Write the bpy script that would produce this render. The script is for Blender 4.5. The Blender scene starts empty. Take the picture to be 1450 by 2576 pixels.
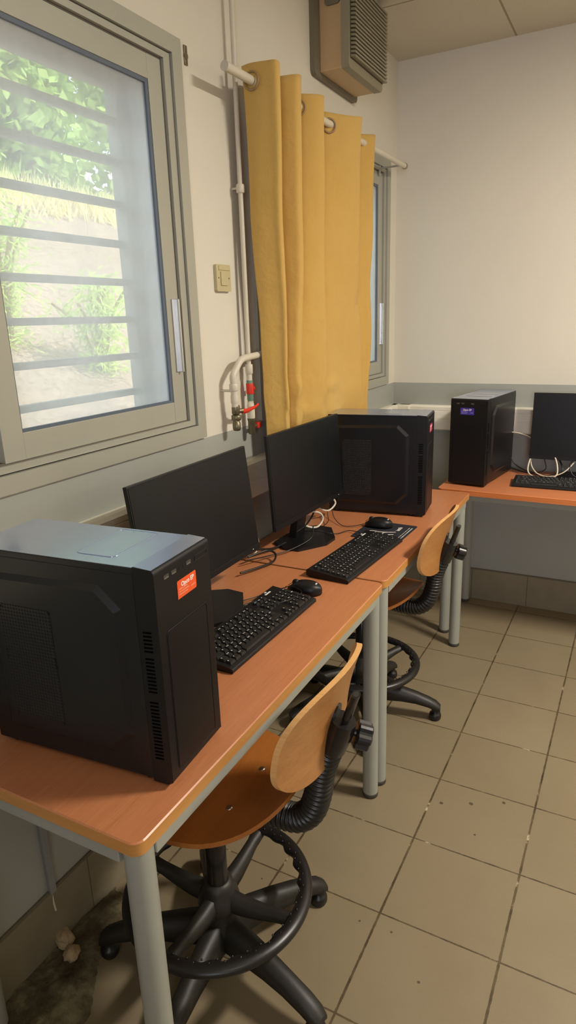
import bpy, math, random
from mathutils import Vector, Matrix, Euler, noise
random.seed(7)
C = bpy.context.scene.collection
PI = math.pi
HD = 0.7737      # desk top height
L = 3.1246       # back wall
HC = 2.762       # ceiling
HP = 1.2145      # grey-blue paint line

# ------------------------------------------------------------------ node helpers
class NT:
    def __init__(s, name):
        s.m = bpy.data.materials.new(name); s.m.use_nodes = True
        s.t = s.m.node_tree; s.t.nodes.clear()
        s.out = s.t.nodes.new('ShaderNodeOutputMaterial')
    def n(s, kind, **kw):
        x = s.t.nodes.new(kind)
        for k, v in kw.items():
            if hasattr(x, k): setattr(x, k, v)
        return x
    def link(s, a, b): s.t.links.new(a, b)
    def setv(s, sock, v):
        if hasattr(v, 'links') or isinstance(v, bpy.types.NodeSocket): s.link(v, sock)
        else:
            if isinstance(v, (tuple, list)) and len(v) == 3 and sock.type == 'RGBA': v = (*v, 1)
            sock.default_value = v
    def math(s, op, a, b=0.0, c=None):
        x = s.n('ShaderNodeMath'); x.operation = op
        s.setv(x.inputs[0], a); s.setv(x.inputs[1], b)
        if c is not None: s.setv(x.inputs[2], c)
        return x.outputs[0]
    def mix(s, f, a, b):
        x = s.n('ShaderNodeMix'); x.data_type = 'RGBA'
        s.setv(x.inputs[0], f); s.setv(x.inputs[6], a); s.setv(x.inputs[7], b)
        return x.outputs[2]
    def coord(s, kind='Object'):
        return s.n('ShaderNodeTexCoord').outputs[kind]
    def mapping(s, vec, scale=(1, 1, 1), loc=(0, 0, 0), rot=(0, 0, 0)):
        x = s.n('ShaderNodeMapping'); s.link(vec, x.inputs[0])
        x.inputs['Scale'].default_value = scale; x.inputs['Location'].default_value = loc; x.inputs['Rotation'].default_value = rot
        return x.outputs[0]
    def noise(s, vec, scale=5, detail=3, rough=0.5):
        x = s.n('ShaderNodeTexNoise'); s.link(vec, x.inputs['Vector'])
        x.inputs['Scale'].default_value = scale; x.inputs['Detail'].default_value = detail; x.inputs['Roughness'].default_value = rough
        return x.outputs[0]
    def ramp(s, f, stops):
        x = s.n('ShaderNodeValToRGB'); s.link(f, x.inputs[0]); e = x.color_ramp.elements
        while len(e) > 1: e.remove(e[-1])
        for i, (p_, c_) in enumerate(stops):
            k = e[0] if i == 0 else e.new(p_)
            k.position = p_; k.color = (*c_, 1) if len(c_) == 3 else c_
        return x.outputs[0]
    def sep(s, vec):
        x = s.n('ShaderNodeSeparateXYZ'); s.link(vec, x.inputs[0]); return x.outputs
    def bump(s, h, strength=0.2, dist=0.01):
        x = s.n('ShaderNodeBump'); s.link(h, x.inputs['Height'])
        x.inputs['Strength'].default_value = strength; x.inputs['Distance'].default_value = dist
        return x.outputs[0]
    def bsdf(s, color, rough=0.5, metal=0.0, bump=None, spec=0.5, sheen=0.0, coat=0.0, trans=None):
        x = s.n('ShaderNodeBsdfPrincipled')
        s.setv(x.inputs['Base Color'], color); s.setv(x.inputs['Roughness'], rough); s.setv(x.inputs['Metallic'], metal)
        x.inputs['Specular IOR Level'].default_value = spec
        if sheen: x.inputs['Sheen Weight'].default_value = sheen
        if coat: x.inputs['Coat Weight'].default_value = coat
        if bump is not None: s.link(bump, x.inputs['Normal'])
        s.link(x.outputs[0], s.out.inputs[0])
        return x

def srgb(r, g, b):
    f = lambda c: (c/255/12.92) if c/255 <= 0.04045 else ((c/255+0.055)/1.055)**2.4
    return (f(r), f(g), f(b))

def simple(name, col, rough=0.5, metal=0.0, spec=0.5, var=0.08, vscale=30, bumps=0.0, bscale=200, coat=0.0):
    t = NT(name); co = t.coord()
    nz = t.noise(co, vscale, 3)
    c = t.mix(nz, tuple(k*(1-var) for k in col), tuple(min(1, k*(1+var)) for k in col))
    b = t.bump(t.noise(co, bscale, 2), bumps, 0.002) if bumps else None
    t.bsdf(c, rough, metal, b, spec, coat=coat)
    return t.m

M = {}
M['black'] = simple('black_plastic', (0.0065, 0.0065, 0.0072), 0.42, spec=0.36, bumps=0.05, bscale=900)
M['black_metal'] = simple('black_painted_steel', (0.0065, 0.007, 0.0085), 0.32, spec=0.5, bumps=0.04, bscale=700)
M['tower_metal'] = simple('black_powder_coated_steel', (0.007, 0.0075, 0.009), 0.30, spec=0.5, bumps=0.03, bscale=700)
for _n in M['tower_metal'].node_tree.nodes:
    if _n.type == 'BSDF_PRINCIPLED': _n.inputs['IOR'].default_value = 1.5
M['tower_top_sheen'] = simple('black_top_sky_sheen', (0.20, 0.26, 0.42), 0.28, spec=0.5, bumps=0.03, bscale=700)  # bluish window glare on the black tops put into the base colour
for _n in M['tower_top_sheen'].node_tree.nodes:
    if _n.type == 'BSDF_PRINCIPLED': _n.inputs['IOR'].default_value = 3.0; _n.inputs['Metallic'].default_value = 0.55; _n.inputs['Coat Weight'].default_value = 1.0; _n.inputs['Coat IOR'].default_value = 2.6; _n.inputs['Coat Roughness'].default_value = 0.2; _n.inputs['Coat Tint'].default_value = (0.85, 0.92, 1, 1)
M['black_gloss'] = simple('glossy_black_metal', (0.010, 0.009, 0.009), 0.2, spec=0.6)
M['screen'] = simple('screen_panel', (0.006, 0.007, 0.008), 0.36, spec=0.35, var=0.02)
M['slot'] = simple('dark_vent_slot', (0.0008, 0.0008, 0.0008), 0.9, spec=0.05)
M['rubber'] = simple('black_rubber', (0.011, 0.010, 0.009), 0.36, spec=0.5, bumps=0.1, bscale=60)
M['base_plastic'] = simple('worn_black_nylon', (0.018, 0.0165, 0.013), 0.5, var=0.3, vscale=12, bumps=0.12, bscale=150)
M['keycap'] = simple('keycap_plastic', (0.012, 0.012, 0.011), 0.45, var=0.1)
M['legend'] = simple('key_legend_white', (0.75, 0.75, 0.72), 0.6)
M['aluminium'] = simple('anodised_window_aluminium', srgb(168, 166, 152), 0.5, metal=0.2, var=0.05, vscale=6)
M['gasket'] = simple('window_gasket', srgb(88, 98, 112), 0.5)
M['track'] = simple('window_track_shadow_gap', srgb(95, 86, 76), 0.6)
M['steel'] = simple('brushed_steel', (0.55, 0.55, 0.53), 0.3, metal=1.0)
M['grey_paint'] = simple('grey_painted_leg', srgb(152, 152, 142), 0.42, var=0.09, vscale=9, bumps=0.06, bscale=400)
M['foot'] = simple('dark_leg_foot', (0.05, 0.045, 0.035), 0.6)
M['pipe'] = simple('white_painted_pipe', srgb(205, 197, 178), 0.45, var=0.06, vscale=20, bumps=0.1, bscale=80)
M['brass'] = simple('dull_nickel_brass', srgb(120, 112, 88), 0.4, metal=0.7, var=0.3, vscale=60)
M['red'] = simple('red_valve_paint', srgb(205, 45, 22), 0.45, var=0.2, vscale=70)
M['green'] = simple('green_tape', srgb(96, 128, 108), 0.6, var=0.2, vscale=60)
M['trunk'] = simple('cream_pvc_trunking', srgb(236, 231, 214), 0.4, var=0.03)
M['switch'] = simple('yellowed_switch_plastic', srgb(190, 178, 138), 0.4, var=0.05)
M['cable_white'] = simple('white_cable', srgb(215, 205, 185), 0.4)
M['cable_black'] = simple('black_cable', (0.008, 0.008, 0.008), 0.35)
M['beige'] = simple('beige_painted_box', srgb(190, 160, 118), 0.5, var=0.04)
M['olive'] = simple('grey_heater_grille', srgb(140, 133, 110), 0.5, var=0.06)
M['heater_plate'] = simple('dark_heater_backplate', srgb(112, 104, 84), 0.5)
M['heater_dark'] = simple('heater_inside', srgb(70, 62, 46), 0.7)
M['eyelet'] = simple('bronze_plastic_eyelet', srgb(150, 122, 84), 0.35)
M['stone'] = simple('broken_plaster_stone', srgb(170, 150, 115), 0.9, var=0.25, vscale=60, bumps=0.5, bscale=120)
M['sticker_orange'] = simple('orange_sticker', srgb(232, 88, 36), 0.5, var=0.02)
M['sticker_purple'] = simple('purple_sticker', srgb(62, 52, 150), 0.5, var=0.02)
M['sticker_pink'] = simple('magenta_sticker', srgb(190, 40, 95), 0.5, var=0.02)
M['white_ink'] = simple('white_print', srgb(238, 228, 222), 0.6, var=0.01)
M['faint_ink'] = simple('faint_print', srgb(228, 150, 120), 0.6, var=0.01)
M['lilac_ink'] = simple('lilac_print', srgb(150, 145, 215), 0.6, var=0.01)
M['pad'] = simple('mouse_pad_cloth', (0.013, 0.014, 0.022), 0.75, var=0.1)
M['grille_paint'] = simple('grey_security_bars', srgb(138, 140, 138), 0.6)
M['whitewash'] = simple('exterior_render', srgb(236, 240, 246), 0.9, var=0.05)

def mat_wall():
    t = NT('two_tone_wall_paint'); co = t.coord()
    z = t.sep(co)[2]
    lo = t.math('LESS_THAN', z, HP)
    n1 = t.noise(co, 1.6, 4); n2 = t.noise(co, 60, 3)
    up = t.mix(n1, srgb(208, 202, 186), srgb(220, 214, 199))
    dn = t.mix(n1, srgb(155, 157, 149), srgb(164, 165, 156))
    col = t.mix(lo, up, dn)
    sp = t.n('ShaderNodeTexVoronoi'); t.link(co, sp.inputs['Vector']); sp.inputs['Scale'].default_value = 5.5
    spot = t.math('LESS_THAN', sp.outputs['Distance'], 0.014)
    col = t.mix(t.math('MULTIPLY', spot, 0.55), col, srgb(90, 78, 60))
    rg = t.math('MULTIPLY_ADD', lo, -0.12, 0.62)
    t.bsdf(col, rg, 0, t.bump(n2, 0.12, 0.003), 0.35)
    return t.m
M['wall'] = mat_wall()

SPOTS = [(0.768, 1.418, 0.006), (0.858, 1.457, 0.0065), (0.954, 1.508, 0.006), (0.899, 1.326, 0.0035), (0.688, 0.884, 0.003), (0.776, 0.890, 0.003), (0.88, 0.79, 0.003)]
def mat_floor():
    t = NT('old_grey_floor_tiles'); co = t.coord()
    x, y, z = t.sep(co)
    th = -0.0078; c, s = math.cos(th), math.sin(th)
    u = t.math('ADD', t.math('MULTIPLY', x, c), t.math('MULTIPLY', y, s))
    v = t.math('ADD', t.math('MULTIPLY', x, -s), t.math('MULTIPLY', y, c))
    def grid(w_, off, size):
        q = t.math('DIVIDE', t.math('SUBTRACT', w_, off), size)
        fr = t.math('FRACT', q)
        e = t.math('ABSOLUTE', t.math('SUBTRACT', fr, 0.5))
        return q, t.math('MULTIPLY', t.math('SUBTRACT', 0.5, e), size)
    qu, du = grid(u, 0.7215, 0.3172); qv, dv = grid(v, 0.6374, 0.30)
    wob = t.math('MULTIPLY', t.noise(co, 45, 3, 0.7), 0.0040)
    gu = t.math('LESS_THAN', du, t.math('ADD', 0.0012, wob))
    gv = t.math('LESS_THAN', dv, t.math('ADD', 0.0003, wob))
    g = t.math('MAXIMUM', gu, gv)
    # tile id colour
    ci = t.n('ShaderNodeCombineXYZ'); t.link(t.math('FLOOR', qu), ci.inputs[0]); t.link(t.math('FLOOR', qv), ci.inputs[1])
    wn = t.n('ShaderNodeTexWhiteNoise'); t.link(ci.outputs[0], wn.inputs['Vector'])
    base = t.mix(wn.outputs['Value'], srgb(137, 123, 97), srgb(145, 131, 105))
    fine = t.noise(co, 320, 3, 0.7)
    base = t.mix(t.math('MULTIPLY', fine, 0.55), base, srgb(116, 103, 80))
    big = t.noise(co, 3.0, 5, 0.6)
    base = t.mix(t.ramp(big, [(0.42, (0, 0, 0)), (0.75, (0.4, 0.4, 0.4))]), base, srgb(120, 105, 80))
    sp = t.n('ShaderNodeTexVoronoi'); t.link(co, sp.inputs['Vector']); sp.inputs['Scale'].default_value = 7.0
    spot = t.math('LESS_THAN', sp.outputs['Distance'], t.math('MULTIPLY', t.noise(co, 30, 2), 0.05))
    base = t.mix(t.math('MULTIPLY', spot, 0.75), base, srgb(60, 50, 38))
    for px, py, pr_ in SPOTS:
        dx = t.math('SUBTRACT', x, px); dy = t.math('SUBTRACT', y, py)
        d2 = t.math('SQRT', t.math('ADD', t.math('MULTIPLY', dx, dx), t.math('MULTIPLY', dy, dy)))
        base = t.mix(t.math('MULTIPLY', t.math('LESS_THAN', d2, t.math('MULTIPLY_ADD', wob, 1.6, pr_-0.003)), 0.8), base, srgb(62, 50, 36))
    gn = t.noise(co, 14, 3, 0.7)
    gcol = t.ramp(gn, [(0.35, srgb(64, 52, 36)), (0.62, srgb(98, 84, 60)), (0.72, srgb(190, 176, 146))])
    col = t.mix(g, base, gcol)
    h = t.math('MULTIPLY_ADD', g, -1.0, t.math('MULTIPLY', fine, 0.12))
    t.bsdf(col, 0.5, 0, t.bump(h, 0.35, 0.002), 0.4)
    return t.m
M['floor'] = mat_floor()

def mat_ceiling():
    t = NT('suspended_ceiling_tiles'); co = t.coord()
    x, y, z = t.sep(co)
    def g(w_, off):
        fr = t.math('FRACT', t.math('DIVIDE', t.math('SUBTRACT', w_, off), 0.6))
        e = t.math('ABSOLUTE', t.math('SUBTRACT', fr, 0.5))
        return t.math('GREATER_THAN', e, 0.4925)
    m = t.math('MAXIMUM', g(x, 0.556), g(y, 2.535))
    col = t.mix(t.noise(co, 90, 3), srgb(196, 190, 172), srgb(206, 200, 182))
    col = t.mix(m, col, srgb(152, 144, 122))
    t.bsdf(col, 0.8, 0, t.bump(m, -0.3, 0.004), 0.2)
    return t.m
M['ceiling'] = mat_ceiling()

def mat_baseboard():
    t = NT('baseboard_tiles'); co = t.coord()
    x, y, z = t.sep(co)
    q = t.math('FRACT', t.math('DIVIDE', t.math('ADD', x, y), 0.30))
    e = t.math('ABSOLUTE', t.math('SUBTRACT', q, 0.5))
    m = t.math('GREATER_THAN', e, 0.493)
    top = t.math('GREATER_THAN', z, 0.178)
    col = t.mix(t.noise(co, 14, 4), srgb(122, 112, 92), srgb(146, 135, 112))
    col = t.mix(t.math('MAXIMUM', t.math('MULTIPLY', m, 0.6), t.math('MULTIPLY', top, 0.5)), col, srgb(62, 54, 42))
    t.bsdf(col, 0.55, 0, t.bump(t.noise(co, 60, 3), 0.2, 0.003), 0.4)
    return t.m
M['baseboard'] = mat_baseboard()

def mat_wood(name, a, b, streak=(3, 60, 60), rough=0.35, contrast=1.0, coat=0.0, spec=0.5):
    t = NT(name); co = t.coord()
    mp = t.mapping(co, streak)
    n1 = t.noise(mp, 1.0, 6, 0.65); n2 = t.noise(t.mapping(co, tuple(k*6 for k in streak)), 1.0, 3, 0.6)
    f = t.ramp(n1, [(0.30, (0, 0, 0)), (0.70, (1, 1, 1))])
    col = t.mix(f, a, b)
    col = t.mix(t.math('MULTIPLY', t.ramp(n2, [(0.5, (0, 0, 0)), (0.75, (1, 1, 1))]), 0.35*contrast), col, tuple(k*0.55 for k in a))
    t.bsdf(col, rough, 0, t.bump(n2, 0.04, 0.001), spec, coat=coat)
    return t.m
M['desk'] = mat_wood('beech_laminate', srgb(186, 118, 77), srgb(197, 129, 87), (110, 3.2, 60), 0.33)
M['deskC'] = mat_wood('beech_laminate_long', srgb(196, 120, 78), srgb(208, 132, 88), (3.2, 110, 60), 0.33)
M['edge'] = mat_wood('golden_edge_band', srgb(186, 128, 64), srgb(200, 144, 80), (6, 3.2, 160), 0.4)
M['edgeC'] = mat_wood('orange_edge_band', srgb(200, 112, 58), srgb(210, 126, 68), (3, 3, 160), 0.4)
M['ply'] = mat_wood('varnished_plywood', srgb(164, 111, 60), srgb(182, 127, 73), (40, 4, 40), 0.34, spec=0.5)
M['seatply'] = mat_wood('varnished_seat_plywood', srgb(158, 94, 40), srgb(174, 108, 50), (40, 3, 40), 0.3, spec=0.5)
M['plyedge'] = mat_wood('plywood_edge', srgb(214, 160, 96), srgb(228, 178, 116), (3, 3, 220), 0.5)

def mat_curtain():
    t = NT('ochre_curtain_cloth'); co = t.coord()
    n1 = t.noise(co, 700, 2); n2 = t.noise(co, 3, 4)
    col = t.mix(n2, srgb(206, 166, 88), srgb(216, 178, 102))
    col = t.mix(t.math('MULTIPLY', n1, 0.35), col, srgb(188, 148, 74))
    d = t.n('ShaderNodeBsdfPrincipled'); t.link(col, d.inputs['Base Color']); d.inputs['Roughness'].default_value = 0.85
    d.inputs['Specular IOR Level'].default_value = 0.2; d.inputs['Sheen Weight'].default_value = 0.15
    bp = t.bump(t.math('ADD', t.noise(co, 12, 4), t.math('MULTIPLY', n1, 0.06)), 0.45, 0.02); t.link(bp, d.inputs['Normal'])
    tr = t.n('ShaderNodeBsdfTranslucent'); t.link(col, tr.inputs[0])
    mx = t.n('ShaderNodeMixShader'); mx.inputs[0].default_value = 0.10
    t.link(d.outputs[0], mx.inputs[1]); t.link(tr.outputs[0], mx.inputs[2]); t.link(mx.outputs[0], t.out.inputs[0])
    return t.m
M['curtain'] = mat_curtain()

def mat_glass():
    t = NT('dusty_window_glass'); co = t.coord()
    n = t.noise(t.mapping(co, (1, 1.2, 0.7)), 3.2, 4, 0.55)
    f = t.ramp(n, [(0.3, (0.36, 0.36, 0.36)), (0.72, (0.56, 0.56, 0.56))])
    tr = t.n('ShaderNodeBsdfTransparent'); tr.inputs[0].default_value = (0.97, 0.985, 0.98, 1)
    dl = t.n('ShaderNodeBsdfTranslucent'); dl.inputs[0].default_value = (0.76, 0.79, 0.80, 1)
    mx = t.n('ShaderNodeMixShader'); t.link(f, mx.inputs[0]); t.link(tr.outputs[0], mx.inputs[1]); t.link(dl.outputs[0], mx.inputs[2])
    gl = t.n('ShaderNodeBsdfGlossy'); gl.inputs['Roughness'].default_value = 0.05
    m2 = t.n('ShaderNodeMixShader'); m2.inputs[0].default_value = 0.04
    t.link(mx.outputs[0], m2.inputs[1]); t.link(gl.outputs[0], m2.inputs[2]); t.link(m2.outputs[0], t.out.inputs[0])
    return t.m
M['glass'] = mat_glass()

def mat_fill_pane():
    t = NT('glowing_fill_pane'); e = t.n('ShaderNodeEmission'); e.inputs[0].default_value = (0.86, 0.9, 1, 1); e.inputs[1].default_value = 1.5  # emission pane of the added fill, no opening behind it
    t.link(e.outputs[0], t.out.inputs[0]); return t.m
M['fill_pane'] = mat_fill_pane()
def mat_leaf(name, a, b):
    t = NT(name); co = t.coord(); inf = t.n('ShaderNodeNewGeometry')
    col = t.mix(t.noise(co, 6, 3), a, b)
    col = t.mix(inf.outputs['Random Per Island'], col, tuple(min(1, k*1.3) for k in b))
    d = t.n('ShaderNodeBsdfDiffuse'); t.link(col, d.inputs[0])
    tr = t.n('ShaderNodeBsdfTranslucent'); t.link(col, tr.inputs[0])
    mx = t.n('ShaderNodeMixShader'); mx.inputs[0].default_value = 0.4
    t.link(d.outputs[0], mx.inputs[1]); t.link(tr.outputs[0], mx.inputs[2]); t.link(mx.outputs[0], t.out.inputs[0])
    return t.m
M['leaf'] = mat_leaf('bamboo_leaf', srgb(150, 185, 80), srgb(205, 228, 130))
M['leaf_dark'] = mat_leaf('tree_leaf', srgb(130, 170, 100), srgb(190, 215, 135))
M['straw'] = mat_leaf('dry_grass', srgb(205, 190, 130), srgb(235, 222, 170))

def mat_hill():
    t = NT('dry_hillside'); co = t.coord()
    n = t.noise(co, 2.2, 6, 0.7); n2 = t.noise(co, 22, 5, 0.75)
    col = t.mix(n, srgb(205, 180, 158), srgb(222, 200, 178))
    col = t.mix(t.ramp(n2, [(0.45, (0, 0, 0)), (0.7, (1, 1, 1))]), col, srgb(175, 150, 126))
    t.bsdf(col, 0.95, 0, t.bump(n2, 0.8, 0.1), 0.1)
    return t.m
M['hill'] = mat_hill()

def mat_rubble():
    t = NT('crumbled_cement'); co = t.coord()
    n = t.noise(co, 9, 6, 0.7); n2 = t.noise(co, 60, 4, 0.7)
    col = t.ramp(n, [(0.36, srgb(72, 63, 48)), (0.5, srgb(98, 89, 68)), (0.64, srgb(136, 128, 100))])
    t.bsdf(col, 0.95, 0, t.bump(n2, 0.7, 0.01), 0.1)
    return t.m
M['rubble'] = mat_rubble()

def mat_vent():
    t = NT('perforated_black_steel'); co = t.coord()
    v = t.n('ShaderNodeTexVoronoi'); v.inputs['Scale'].default_value = 1.0; v.inputs['Randomness'].default_value = 0.0
    t.link(t.mapping(co, (150, 0.0001, 150)), v.inputs['Vector'])
    hole = t.math('LESS_THAN', v.outputs['Distance'], 0.34)
    col = t.mix(hole, (0.012, 0.012, 0.013), (0.001, 0.001, 0.001))
    t.bsdf(col, t.math('MULTIPLY_ADD', hole, 0.5, 0.35), 0, t.bump(t.math('MULTIPLY', hole, -1.0), 0.9, 0.002), 0.5)
    return t.m
M['vent'] = mat_vent()

# ------------------------------------------------------------------ mesh helpers
class MB:
    def __init__(s): s.v = []; s.f = []; s.sm = []; s.mi = []
    def add(s, vs, fs, smooth=False, mi=0):
        o = len(s.v); s.v += [tuple(v) for v in vs]
        for f in fs: s.f.append(tuple(i+o for i in f)); s.sm.append(smooth); s.mi.append(mi)
        return s
    def box(s, x0, x1, y0, y1, z0, z1, mi=0):
        vs = [(x, y, z) for z in (z0, z1) for y in (y0, y1) for x in (x0, x1)]
        return s.add(vs, [(0, 2, 3, 1), (4, 5, 7, 6), (0, 1, 5, 4), (2, 6, 7, 3), (0, 4, 6, 2), (1, 3, 7, 5)], mi=mi)
    def prism(s, poly, axis, a, b, mi=0, side_mi=None, smooth_side=False):
        """poly of 2D points extruded along axis from a to b. axis z: (x,y); axis x: (y,z); axis y: (x,z)"""
        def P(p, h):
            return {'z': (p[0], p[1], h), 'x': (h, p[0], p[1]), 'y': (p[0], h, p[1])}[axis]
        n = len(poly)
        vs = [P(p, a) for p in poly]+[P(p, b) for p in poly]
        s.add(vs, [tuple(range(n))[::-1], tuple(range(n, 2*n))], mi=mi)
        s.add(vs, [(i, (i+1) % n, n+(i+1) % n, n+i) for i in range(n)], smooth_side, mi if side_mi is None else side_mi)
        return s
    def rings(s, rings, smooth=True, cap=True, mi=0, closed=False):
        n = len(rings[0]); vs = [v for r in rings for v in r]; k = len(rings)
        fs = []
        for j in range(k if closed else k-1):
            a = j*n; b = ((j+1) % k)*n
            for i in range(n): fs.append((a+i, a+(i+1) % n, b+(i+1) % n, b+i))
        s.add(vs, fs, smooth, mi)
        if cap and not closed:
            s.add(rings[0], [tuple(range(n))[::-1]], False, mi); s.add(rings[-1], [tuple(range(n))], False, mi)
        return s
    def lathe(s, prof, n=24, c=(0, 0, 0), axis='z', smooth=True, mi=0, cap=True):
        rs = []
        for r, h in prof:
            ring = []
            for i in range(n):
                a = 2*PI*i/n; p, q = r*math.cos(a), r*math.sin(a)
                v = {'z': (p, q, h), 'x': (h, p, q), 'y': (q, h, p)}[axis]
                ring.append((v[0]+c[0], v[1]+c[1], v[2]+c[2]))
            rs.append(ring)
        return s.rings(rs, smooth, cap, mi)
    def tube(s, pts, r, n=10, closed=False, mi=0, flat=1.0, up=None):
        pts = [Vector(p) for p in pts]; k = len(pts)
        rr = r if callable(r) else (lambda i: r)
        rs = []; prev = None
        for i in range(k):
            if closed: t_ = pts[(i+1) % k]-pts[i-1]
            else: t_ = pts[min(i+1, k-1)]-pts[max(i-1, 0)]
            t_.normalize()
            if prev is None:
                u = Vector(up) if up else (Vector((0, 0, 1)) if abs(t_.z) < 0.9 else Vector((1, 0, 0)))
            else: u = prev
            u = (u-t_*u.dot(t_)).normalized(); prev = u
            w = t_.cross(u)
            rs.append([tuple(pts[i]+u*math.cos(2*PI*j/n)*rr(i)+w*math.sin(2*PI*j/n)*rr(i)*flat) for j in range(n)])
        return s.rings(rs, True, not closed, mi, closed)
    def build(s, name, mats, parent=None, bevel=0.0, seg=2, subsurf=0, loc=None):
        me = bpy.data.meshes.new(name); me.from_pydata(s.v, [], s.f)
        for p_, q, m_ in zip(me.polygons, s.sm, s.mi): p_.use_smooth = q; p_.material_index = m_
        for m_ in (mats if isinstance(mats, (list, tuple)) else [mats]): me.materials.append(m_)
        me.validate(); me.update()
        o = bpy.data.objects.new(name, me); C.objects.link(o)
        if parent is not None: o.parent = parent
        if loc: o.location = loc
        if bevel:
            b = o.modifiers.new('Bevel', 'BEVEL'); b.width = bevel; b.segments = seg; b.limit_method = 'ANGLE'; b.angle_limit = math.radians(35); b.harden_normals = False
        if subsurf:
            q = o.modifiers.new('Sub', 'SUBSURF'); q.levels = subsurf; q.render_levels = subsurf
        return o

def spline(pts, sub=8, closed=False):
    P = [Vector(p) for p in pts]; out = []; n = len(P)
    for i in range(n if closed else n-1):
        if closed: p0, p1, p2, p3 = P[i-1], P[i], P[(i+1) % n], P[(i+2) % n]
        else: p0, p1, p2, p3 = P[max(i-1, 0)], P[i], P[i+1], P[min(i+2, n-1)]
        for k in range(sub):
            t = k/sub
            out.append(0.5*((2*p1)+(-p0+p2)*t+(2*p0-5*p1+4*p2-p3)*t*t+(-p0+3*p1-3*p2+p3)*t**3))
    if not closed: out.append(P[-1])
    return out

def rrect(x0, x1, y0, y1, r, n=5, corners=(1, 1, 1, 1)):
    out = []
    for (cx, cy, a0), on in zip([(x1-r, y1-r, 0), (x0+r, y1-r, 90), (x0+r, y0+r, 180), (x1-r, y0+r, 270)], corners):
        if on:
            for i in range(n+1):
                a = math.radians(a0+90*i/n); out.append((cx+r*math.cos(a), cy+r*math.sin(a)))
        else:
            out.append({0: (x1, y1), 90: (x0, y1), 180: (x0, y0), 270: (x1, y0)}[a0])
    return out

def tag(o, label=None, cat=None, group=None, kind=None):
    if label: o['label'] = label
    if cat: o['category'] = cat
    if group: o['group'] = group
    if kind: o['kind'] = kind
    return o
def empty(name, loc=(0, 0, 0), rz=0.0):
    o = bpy.data.objects.new(name, None); C.objects.link(o); o.location = loc; o.rotation_euler = (0, 0, rz); o.empty_display_size = 0.05
    return o
def children(o): return [c for c in bpy.data.objects if c.parent == o]
def copy_tree(o, parent=None):
    c = o.copy(); C.objects.link(c)
    if parent is not None: c.parent = parent
    for ch in children(o): copy_tree(ch, c)
    return c
def struct(o): o['kind'] = 'structure'; return o

# ------------------------------------------------------------------ ROOM
RX, FY = 3.9, -2.6     # right wall, wall behind the camera
W1 = (-0.04, 1.245); W2 = (1.68, 2.965); WZ = (1.258, 2.262)
w = MB()
ys = [FY, W1[0], W1[1], W2[0], W2[1], L+0.2]
w.box(-0.2, 0, ys[0], ys[1], 0, HC); w.box(-0.2, 0, ys[2], ys[3], 0, HC); w.box(-0.2, 0, ys[4], ys[5], 0, HC)
for a, b in (W1, W2): w.box(-0.2, 0, a, b, 0, WZ[0]); w.box(-0.2, 0, a, b, WZ[1], HC)
struct(w.build('wall_left', M['wall']))
struct(MB().box(0, RX, L, L+0.2, 0, HC).build('wall_back', M['wall']))
struct(MB().box(RX, RX+0.2, FY, L+0.2, 0, HC).build('wall_right', M['wall']))
struct(MB().box(-0.2, RX+0.2, FY-0.2, FY, 0, HC).build('wall_front', M['wall']))
struct(MB().box(-0.2, RX+0.2, FY-0.2, L+0.2, -0.1, 0).build('floor', M['floor']))
struct(MB().box(-0.2, RX+0.2, FY-0.2, L+0.2, HC, HC+0.1).build('ceiling', M['ceiling']))
struct(MB().box(0, 0.009, FY, L, 0, 0.185).build('baseboard_left', M['baseboard'], bevel=0.003))
struct(MB().box(0.009, RX, L-0.009, L, 0, 0.185).build('baseboard_back', M['baseboard'], bevel=0.003))

def ring(m, x0, x1, yo, zo, yi, zi, mi=0):
    """rectangular frame ring between outer (yo,zo) and inner (yi,zi) rectangles, depth x0..x1, mitred"""
    O = [(yo[0], zo[0]), (yo[1], zo[0]), (yo[1], zo[1]), (yo[0], zo[1])]; I = [(yi[0], zi[0]), (yi[1], zi[0]), (yi[1], zi[1]), (yi[0], zi[1])]
    for k in range(4):
        j = (k+1) % 4
        m.prism([O[k], O[j], I[j], I[k]], 'x', x0, x1, mi=mi)
    return m

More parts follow.
